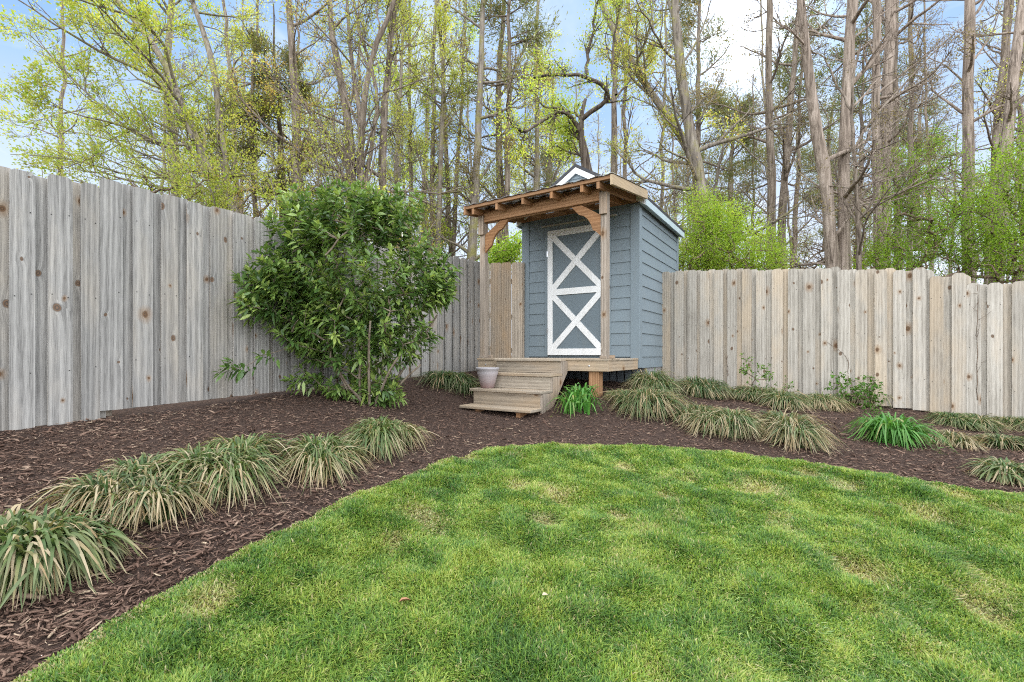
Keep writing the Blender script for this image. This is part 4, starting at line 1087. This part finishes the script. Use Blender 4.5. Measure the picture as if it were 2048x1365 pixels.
for k, (wp, w0, w1, Y, lab, lf) in enumerate([
    ([(790, 400), (793, 330), (797, 240), (803, 105), (812, 0)], 9, 5, 15, 'thin straight sapling just beside the upright brown trunk', SP),
    ([(822, 420), (822, 351), (820, 260), (818, 150), (820, 0)], 8, 5, 16, 'slender greenish sapling over the bush shoulder', FR),
    ([(876, 500), (877, 440), (879, 369), (884, 250), (888, 100), (890, 0)], 11, 6, 14.5, 'slim grey trunk just beyond the bush edge', SP),
    ([(907, 490), (910, 420), (912, 369), (924, 200), (930, 60)], 9, 5, 17, 'slim trunk midway between bush and porch', FR),
    ([(944, 500), (950, 400), (956, 281), (959, 200), (961, 140), (968, 0)], 18, 10, 14, 'stout straight brown pine trunk seen above the porch corner', OL),
    ([(1002, 420), (1002, 387), (999, 320), (996, 228), (1000, 100), (1010, 0)], 15, 8, 16, 'straight brown trunk rising above the porch roof', SP),
    ([(1072, 420), (1075, 316), (1074, 211), (1070, 158), (1074, 40)], 11, 7, 17, 'slim brown trunk between porch roof and dark gnarled tree', SP),
    ([(1228, 380), (1227, 334), (1226, 280), (1227, 205), (1232, 100), (1238, 0)], 13, 8, 15, 'straight trunk right beside the dark gnarled tree', SP)]):
    wood_tree('tree', lab, 'tree', [(wp, w0, w1, .5)], Y, M['bark_brown'] if k % 2 else M['bark_grey'], [C((2.2, 11), 15, (1.2, 2.8))], [(lf, 1.5, .09, .06, .55, .2, 1.0)], 40 + k)
wood_tree('gnarled_tree', 'dark gnarled tree with twisting limbs right behind the shed roof peak', 'tree',
    [([(1178, 380), (1176, 350), (1173, 320), (1164, 290), (1158, 255), (1163, 232)], 24, 10, .0)], 10.4, M['bark_dark'],
    [C((3.9, 4.9), 4, (.6, 1.2))], [(FR, .9, .12, .05, .55, .3, 1.0), (SP, 1.0, .12, .05, .55, .2, .9)], 51, ext=.3,
    limbs=[([(1160, 270), (1150, 245), (1139, 225), (1125, 215), (1095, 232), (1060, 262), (1037, 274), (1025, 255), (1015, 235)], 10, 3, -.8),
           ([(1163, 240), (1170, 228), (1195, 218), (1220, 208), (1232, 190), (1226, 178), (1200, 165), (1175, 150), (1140, 150), (1110, 150), (1085, 146), (1068, 156)], 10, 4, -1.2),
           ([(1139, 225), (1118, 212), (1095, 222), (1075, 195), (1062, 175)], 6, 2.5, .8),
           ([(1160, 238), (1157, 228), (1135, 224), (1120, 210)], 6, 3, .4),
           ([(1175, 150), (1170, 125), (1172, 100), (1186, 80), (1188, 55), (1186, 25), (1200, 5), (1205, -15)], 7, 4, -.3),
           ([(1232, 190), (1226, 150), (1222, 120), (1230, 60), (1240, 0)], 6, 3, .6)])
wood_tree('tree', 'leaning mossy trunk slanting across the sky above the porch end', 'tree',
    [([(1425, 425), (1405, 350), (1378, 290), (1350, 253), (1320, 210), (1293, 169), (1268, 138), (1248, 113), (1227, 67), (1198, 0)], 17, 10, .6)], 12.5, M['bark_grey'],
    [C((3.0, 9), 12, (1.2, 2.6))], [(SP, 1.5, .08, .06, .55, .3, 1.0), (GO, .4, .08, .05, .55, .2, .9)], 52)
# --- beyond the tan fence
wood_tree('tree', 'leaning grey trunk that curves up from behind the lime shrub', 'tree',
    [([(1412, 440), (1403, 375), (1390, 310), (1375, 240), (1362, 170), (1355, 100), (1349, 0)], 25, 15, .3)], 11.5, M['bark_grey'],
    [C((2.4, 10), 15, (1.4, 3.2), kids=(6, 5, 3))], [(OL, .8, .08, .05, .5, .3, 1.0)], 53)
wood_tree('pine_tree', 'straight bare pine trunk standing directly under the sun glow', 'tree',
    [([(1543, 520), (1541, 410), (1540, 300), (1539, 180), (1539, 80), (1538, 0)], 17, 11, .2)], 13, M['bark_brown'],
    [C((4.5, 14), 12, (.8, 2.0), (-.1, .7))], None, 54, ext=7)
wood_tree('tree', 'thin brown trunk beside the pine in the sun glow', 'tree',
    [([(1562, 520), (1565, 400), (1574, 300), (1583, 190), (1593, 78), (1600, 0)], 17, 8, .5)], 14, M['bark_brown'],
    [C((3, 12), 16, (1.2, 2.6))], [(OL, .7, .08, .05, .5, .2, .9)], 55)
wood_tree('cedar_tree', 'twin-trunked pale shredded-bark cedar over the middle of the tan fence', 'tree',
    [([(1668, 540), (1665, 500), (1655, 390), (1640, 287), (1627, 215), (1616, 144), (1607, 70), (1601, 0)], 25, 15, -.3),
     ([(1688, 540), (1686, 490), (1687, 390), (1688, 287), (1692, 215), (1696, 144), (1700, 70), (1705, 0)], 22, 20, .2)], 10.5, M['bark_cedar'],
    [C((1.4, 9), 11, (1.1, 2.4), (-.2, .8), kids=(6, 5, 3), fork=(.4, .9))], None, 56)
wood_tree('tree', 'bare twiggy sapling with arching dead branches in front of the twin cedar', 'tree',
    [([(1719, 540), (1718, 480), (1713, 390), (1710, 330), (1706, 267), (1700, 190), (1712, 130)], 10, 4, -.5)], 10, M['bark_brown'],
    [C((1.9, 6.5), 13, (1.4, 3.2), (.2, .9), kids=(6, 4, 2), az=.35, azs=1.0, trop=-.005)], [(OL, .5, .05, .035, .5, .2, .9)], 57, ext=.5,
    limbs=[([(1708, 300), (1740, 240), (1790, 190), (1840, 130), (1900, 70), (1960, 30)], 5, 1.5, .8), ([(1712, 330), (1770, 260), (1830, 215), (1900, 170), (1970, 150)], 4, 1.2, .4), ([(1702, 220), (1680, 180), (1650, 110), (1625, 105)], 5, 2, .5)])
wood_tree('cedar_tree', 'paired pale trunks between the twin cedar and the green thicket', 'tree',
    [([(1757, 500), (1755, 402), (1752, 300), (1751, 205), (1752, 100), (1753, 0)], 17, 13, .0), ([(1768, 500), (1767, 402), (1772, 290), (1776, 205), (1779, 100), (1781, 0)], 23, 18, .5)], 12, M['bark_cedar'],
    [C((2.2, 10), 12, (1.0, 2.3), (-.1, .8))], None, 58)
wood_tree('tree', 'slim dark trunk just past the paired pale trunks', 'tree',
    [([(1795, 500), (1793, 328), (1791, 250), (1790, 120), (1792, 0)], 14, 9, .4)], 14, M['bark_brown'], [C((3, 12), 14, (1.2, 2.4))], [(OL, .8, .08, .05, .5, .2, .9)], 59)
wood_tree('tree', 'thin straight far trunk seen against blue sky past the paired pale trunks', 'tree',
    [([(1820, 500), (1821, 267), (1822, 120), (1822, 0)], 10, 8, .4)], 16, M['bark_brown'], [C((4, 13), 14, (1.2, 2.6))], [(OL, .8, .08, .05, .5, .2, .9)], 60)
wood_tree('pine_tree', 'straight grey-brown pine rising out of the green thicket', 'tree',
    [([(1938, 520), (1936, 328), (1936, 240), (1936, 164), (1938, 80), (1939, 0)], 21, 16, .3)], 11.5, M['bark_cedar'], [C((3.5, 12), 12, (1.0, 2.4))], [(OL, .8, .07, .05, .5, .2, .9)], 61)
wood_tree('tree', 'thin leaning trunk between the thicket pine and the last stout trunk', 'tree',
    [([(1978, 500), (1984, 380), (1989, 304), (1998, 176), (2008, 80), (2018, -10)], 13, 9, .5)], 13, M['bark_brown'], [C((3, 12), 14, (1.2, 2.6))], [(SP, .8, .08, .05, .5, .2, .9)], 62)
wood_tree('cedar_tree', 'stout leaning pale cedar, last big trunk over the low end of the tan fence', 'tree',
    [([(1995, 500), (2003, 400), (2010, 330), (2022, 185), (2034, 80), (2046, 0)], 22, 15, .3)], 10.5, M['bark_cedar'], [C((2.8, 10), 12, (1.0, 2.4))], None, 63)
# pine crowns that show beside the sun
for k, (px, Y, top, lab) in enumerate([(1392, 21, 17, 'distant pine with needle clumps beside the leaning grey trunk'), (1462, 24, 13, 'lower distant pine with needle clumps left of the sun glow'.replace(' left of', ' below')), (1655, 26, 14, 'distant pine crown showing between the cedar trunks'), (1835, 27, 15, 'distant pine crown behind the bare twiggy sapling'), (1100, 26, 16, 'distant olive-green pine crown over the porch roof'), (850, 28, 17, 'distant pine crown above the bush')]):
    x0 = (px - CX) / F; zt = .6 * top / Y
    wood_tree('pine_tree', lab, 'tree', [([(px, 500), (px - 2, 380), (px + 4, 250), (px + 6, HY - F * top * .93 / Y)], 15, 5, .2)], Y, M['bark_brown'],
        [C((top * .32, top), 30, (1.2, 3.0), (-.1, .6), kids=(7, 5), taper=.6)], [(PI_, 3.2, .16, .15, .2, .1, 1.0), (OL, .7, .14, .12, .35, .2, 1.0)], 70 + k, ext=1)

# --- green thickets
def thicket(name, label, blobs, Y, n, mat, size, seed, tone=(.1, .95), mat2=None, rx_depth=1.0, per=26):
    rng = np.random.default_rng(seed); T = []
    for (cx, cy, rx, rz, m) in blobs:
        c = px3(cx, cy, Y); u = rand_unit(rng, int(m * n)); rr = rng.uniform(.25, 1.0, len(u)) ** .6
        T.append(c + u * rr[:, None] * np.array((rx / F * Y, rx_depth * rx / F * Y, rz / F * Y)))
    T = np.concatenate(T); lim = (T[:, 0] - J[0]) * .5456 + (T[:, 1] - J[1]) * .838
    add = np.maximum(0, .35 - lim) * (T[:, 0] > .5); T[:, 0] += add * .5456; T[:, 1] += add * .838
    cx = np.average(T[:, 0]); base = np.array((cx, Y, t1(cx, Y) - .03)); T[:, 2] = np.maximum(T[:, 2], base[2] + .2)
    o = empty(name, base, label, 'shrub'); tb = Tubes()
    feet = [base + np.array((rng.normal(0, .35), rng.normal(0, .2), 0)) for _ in range(8)]
    D = skeleton(rng, feet, T, .0028, tb, .03); tb.build('stem', M['twig'], o, base)
    Dv = np.array([D[i] for i in range(len(T))]); 
    t_ = rng.uniform(-.34, .20, (len(T), per))
    P = (T[:, None] + Dv[:, None] * t_[..., None] + rng.normal(0, .07, (len(T), per, 3))).reshape(-1, 3)
    V, Q = leaf_quads(rng, P, size, .5); tn = np.repeat(rng.normal(.5, .22, len(T)), per) + rng.normal(0, .12, len(P)); tn = np.clip(tone[0] + (tone[1] - tone[0]) * tn, 0, 1)
    np_mesh('foliage', V, [Q], mat, o, {'tone': np.repeat(tn, 4)}, origin=base)
thicket('lime_shrub', 'bright lime-green shrub leaning on the shed behind the tan fence', [(1425, 490, 75, 75, 1.0), (1480, 500, 90, 60, 1.0), (1400, 430, 42, 55, .4), (1450, 440, 50, 45, .5), (1530, 525, 55, 40, .5), (1380, 520, 40, 40, .4)], 9.6, 260, M['leaf_fresh'], .036, 81, (.2, .95), per=36)
thicket('green_thicket', 'airy bright green thicket in front of the straight pine beyond the tan fence', [(1870, 420, 85, 120, 1.0), (1820, 480, 80, 80, .8), (1930, 470, 70, 90, .8), (1800, 360, 45, 70, .35), (1870, 300, 40, 50, .25), (1770, 520, 50, 50, .5)], 10.0, 250, M['leaf_fresh'], .040, 82, (0, .55))
thicket('green_thicket', 'taller green thicket at the low end of the tan fence', [(2010, 420, 70, 150, 1.0), (2050, 350, 60, 110, .7), (1990, 500, 70, 60, .7), (2060, 480, 60, 80, .6), (2100, 300, 70, 120, .5)], 9.6, 250, M['leaf_fresh'], .040, 83, (.05, .7))
thicket('twiggy_shrub', 'brown twiggy undergrowth at the foot of the twin cedar', [(1630, 480, 70, 70, .8), (1700, 500, 60, 60, .7), (1590, 510, 50, 50, .5), (1745, 480, 40, 60, .4)], 11.5, 150, M['leaf_olive'], .022, 84, (.2, 1))
thicket('low_shrub', 'low green shrub peeping over the fence beside the porch post', [(1010, 505, 28, 22, .5), (985, 520, 22, 15, .3), (1030, 490, 22, 20, .3)], 11.0, 160, M['leaf_fresh'], .05, 85, (.0, .8))
thicket('yellow_shrub', 'yellow-green budding shrub low against the sky over the grey fence', [(330, 370, 75, 40, .8), (250, 345, 70, 40, .6), (380, 330, 55, 50, .5), (180, 325, 50, 25, .3)], 9.5, 100, M['leaf_spring'], .04, 86, (.1, .9), per=12)

# --- the woods farther in: a few kinds, copied
def variant(kind, seed):
    rng = np.random.default_rng(seed); tb = Tubes(); tips = []
    H = rng.uniform(15, 20); r0 = rng.uniform(.09, .155)
    bx, by = rng.normal(0, .5, 2)
    S = resample([(0, 0, -.3), (bx * .2, by * .2, H * .3), (bx * .6, by * .6, H * .65), (bx, by, H)], 22, .05, rng)
    rad = np.linspace(r0, .03, 22); tb.add(S, rad, 8)
    if kind == 'pine': cf = C((H * .5, H), 30, (1.2, 2.8), (-.1, .6), kids=(6, 4), taper=.6, rmin=.008); lf = (M['leaf_pine'], 2.6, .17, .15, .22, .0, 1.0)
    elif kind == 'bare': cf = C((H * .16, H), 20, (1.2, 3.0), (.0, .9), kids=(5, 4), rmin=.008); lf = (M['leaf_olive'], .4, .12, .08, .5, .2, 1.0)
    elif kind == 'bud': cf = C((H * .14, H), 20, (1.4, 3.2), (.1, .9), kids=(5, 4), rmin=.008); lf = (M['leaf_spring'], 2.0, .17, .065, .55, .1, 1.0)
    else: cf = C((H * .12, H), 20, (1.4, 3.0), (.1, .9), kids=(5, 4), rmin=.008); lf = (M['leaf_olive'], 1.3, .16, .065, .55, .1, 1.0)
    limb_set(tb, tips, rng, S, rad, cf)
    V, Q, tone = foliage_from(tips, rng, *lf[1:]); return tb, V, Q, tone, lf[0]
LAB = {'pine': 'slender pine deep in the woods with needles only near the top', 'bare': 'slender leafless brown tree deep in the woods', 'bud': 'slender budding yellow-green tree deep in the woods', 'brown': 'slender olive-brown leafed tree deep in the woods'}
GRP = {'pine': 'pines deep in the woods', 'bare': 'leafless trees deep in the woods', 'bud': 'budding trees deep in the woods', 'brown': 'olive-brown trees deep in the woods'}
protos = []
for k, kind in enumerate(('bare', 'bud', 'pine', 'brown', 'bare', 'bud', 'brown', 'bare')):
    tb, V, Q, tone, mat = variant(kind, 900 + k)
    o = empty('forest_tree', (0, 0, 0), LAB[kind], 'tree', GRP[kind])
    tb.build('trunk', M['bark_brown'] if k % 3 else M['bark_grey'], o, (0, 0, 0)); np_mesh('crown', V, [Q], mat, o, {'tone': tone}, origin=(0, 0, 0))
    protos.append((kind, o))
rs = random.Random(17); used = set(); placed = []
def pick(px):
    u = rs.random()
    if px < 620: ks = ('bud', 'bud', 'brown', 'bare')
    elif px < 1300: ks = ('bud', 'brown', 'bare', 'bud', 'pine')
    else: ks = ('bare', 'bare', 'brown', 'pine', 'bare')
    kd = rs.choice(ks); return rs.choice([i for i, (a, _) in enumerate(protos) if a == kd])
def put(i, x, y, s, rz):
    kind, p = protos[i]
    if i not in used: used.add(i); o = p
    else:
        o = p.copy(); COL.objects.link(o)
        for ch in p.children:
            c = ch.copy(); COL.objects.link(c); c.parent = o
    o.location = (x, y, -.5); o.rotation_euler = (0, 0, rz); o.scale = (s, s, s * rs.uniform(.9, 1.15))
tries = 0
while len(placed) < 80 and tries < 9000:
    tries += 1
    px = rs.uniform(-120, 2170); Y = rs.uniform(15, 46) if px > 420 else rs.uniform(18, 50)
    if px < 300 and rs.random() < .75: continue
    if abs(px - 1490) < 45 and rs.random() < .5: continue
    x = (px - CX) / F * Y
    if any((x - a) ** 2 + (Y - b) ** 2 < 2.6 for a, b in placed): continue
    placed.append((x, Y)); put(pick(px), x, Y, rs.uniform(.75, 1.12), rs.uniform(0, 6.28))

# ================================================================== sky, sun, camera
SUN_AZ = math.atan2(.500, 1.0); SUN_EL = math.atan(.700 / math.hypot(.500, 1.0))
w = bpy.data.worlds.new('World'); SC.world = w; w.use_nodes = True
nt = w.node_tree; nt.nodes.clear()
class WN(NT):
    def __init__(s, tree): s.t = tree; s.out = tree.nodes.new('ShaderNodeOutputWorld')
t = WN(nt)
sky = t.n('TexSky', sky_type='NISHITA', sun_disc=False, sun_elevation=SUN_EL, sun_rotation=SUN_AZ, altitude=200.0, air_density=1.0, dust_density=.5, ozone_density=2.0)
co = t.n('TexCoord').outputs['Generated']
s3 = t.n('SeparateXYZ', {0: co}); zc = t.math('MAXIMUM', s3.outputs[2], .04)
flat = t.combine(t.math('DIVIDE', s3.outputs[0], t.math('ADD', zc, .18)), t.math('DIVIDE', s3.outputs[1], t.math('ADD', zc, .18)), 0.0)
n1 = t.noise(flat, 1.6, 6.0, .6, .4)
cloud = t.maprange(n1, .46, .74, 0.0, .8)
low = t.maprange(s3.outputs[2], .45, .05, 0.0, .9)
over = t.math('MAXIMUM', t.maprange(s3.outputs[1], .20, -.40), t.maprange(s3.outputs[2], .66, .85), clamp=True)   # added out-of-view bright cloud overhead and behind the camera, serving as fill light
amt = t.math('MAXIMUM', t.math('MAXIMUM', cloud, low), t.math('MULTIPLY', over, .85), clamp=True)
csun = t.n('VectorMath', {0: co, 1: (math.sin(SUN_AZ) * math.cos(SUN_EL), math.cos(SUN_AZ) * math.cos(SUN_EL), math.sin(SUN_EL))}, operation='DOT_PRODUCT').outputs['Value']
aur = t.math('POWER', t.math('MAXIMUM', csun, 0.0), 420.0)
SKYK, CLOUD, CLFILL = 1.0, 4.6, 11.0
cl = t.math('MULTIPLY_ADD', over, CLFILL, CLOUD)
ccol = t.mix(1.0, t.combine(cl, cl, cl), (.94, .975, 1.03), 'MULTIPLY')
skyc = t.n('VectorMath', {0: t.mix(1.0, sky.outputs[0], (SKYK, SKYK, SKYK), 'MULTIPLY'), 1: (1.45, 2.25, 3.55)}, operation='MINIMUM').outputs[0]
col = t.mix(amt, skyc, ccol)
au = t.math('MULTIPLY_ADD', aur, 6.0, t.math('MULTIPLY', t.math('POWER', t.math('MAXIMUM', csun, 0.0), 70.0), 1.5))
col = t.mix(1.0, col, t.combine(au, au, au), 'ADD')
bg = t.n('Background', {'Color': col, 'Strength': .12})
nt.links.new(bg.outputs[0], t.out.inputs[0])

sd = bpy.data.lights.new('sun', 'SUN'); sd.energy = 3.0; sd.angle = R(6); sd.color = (1, .95, .87)
so = bpy.data.objects.new('sun', sd); COL.objects.link(so)
sv = Vector((math.sin(SUN_AZ) * math.cos(SUN_EL), math.cos(SUN_AZ) * math.cos(SUN_EL), math.sin(SUN_EL)))
so.rotation_euler = sv.to_track_quat('Z', 'Y').to_euler(); so.location = sv * 60

cam = bpy.data.cameras.new('camera'); co_ = bpy.data.objects.new('camera', cam); COL.objects.link(co_)
cam.sensor_width = 36; cam.lens = 36 * F / 2048; cam.shift_y = (HY - 682.5) / 2048; cam.clip_start = .05; cam.clip_end = 2000
co_.rotation_euler = (R(90), 0, 0)
SC.camera = co_
SC.view_settings.view_transform = 'Standard'; SC.view_settings.look = 'None'; SC.view_settings.exposure = 1.3; SC.view_settings.gamma = 1.0
SC.render.engine = 'CYCLES'
SC.cycles.max_bounces = 8; SC.cycles.diffuse_bounces = 4; SC.cycles.transmission_bounces = 4; SC.cycles.transparent_max_bounces = 4
SC.cycles.use_denoising = False; SC.cycles.filter_width = 1.1; SC.cycles.use_adaptive_sampling = False
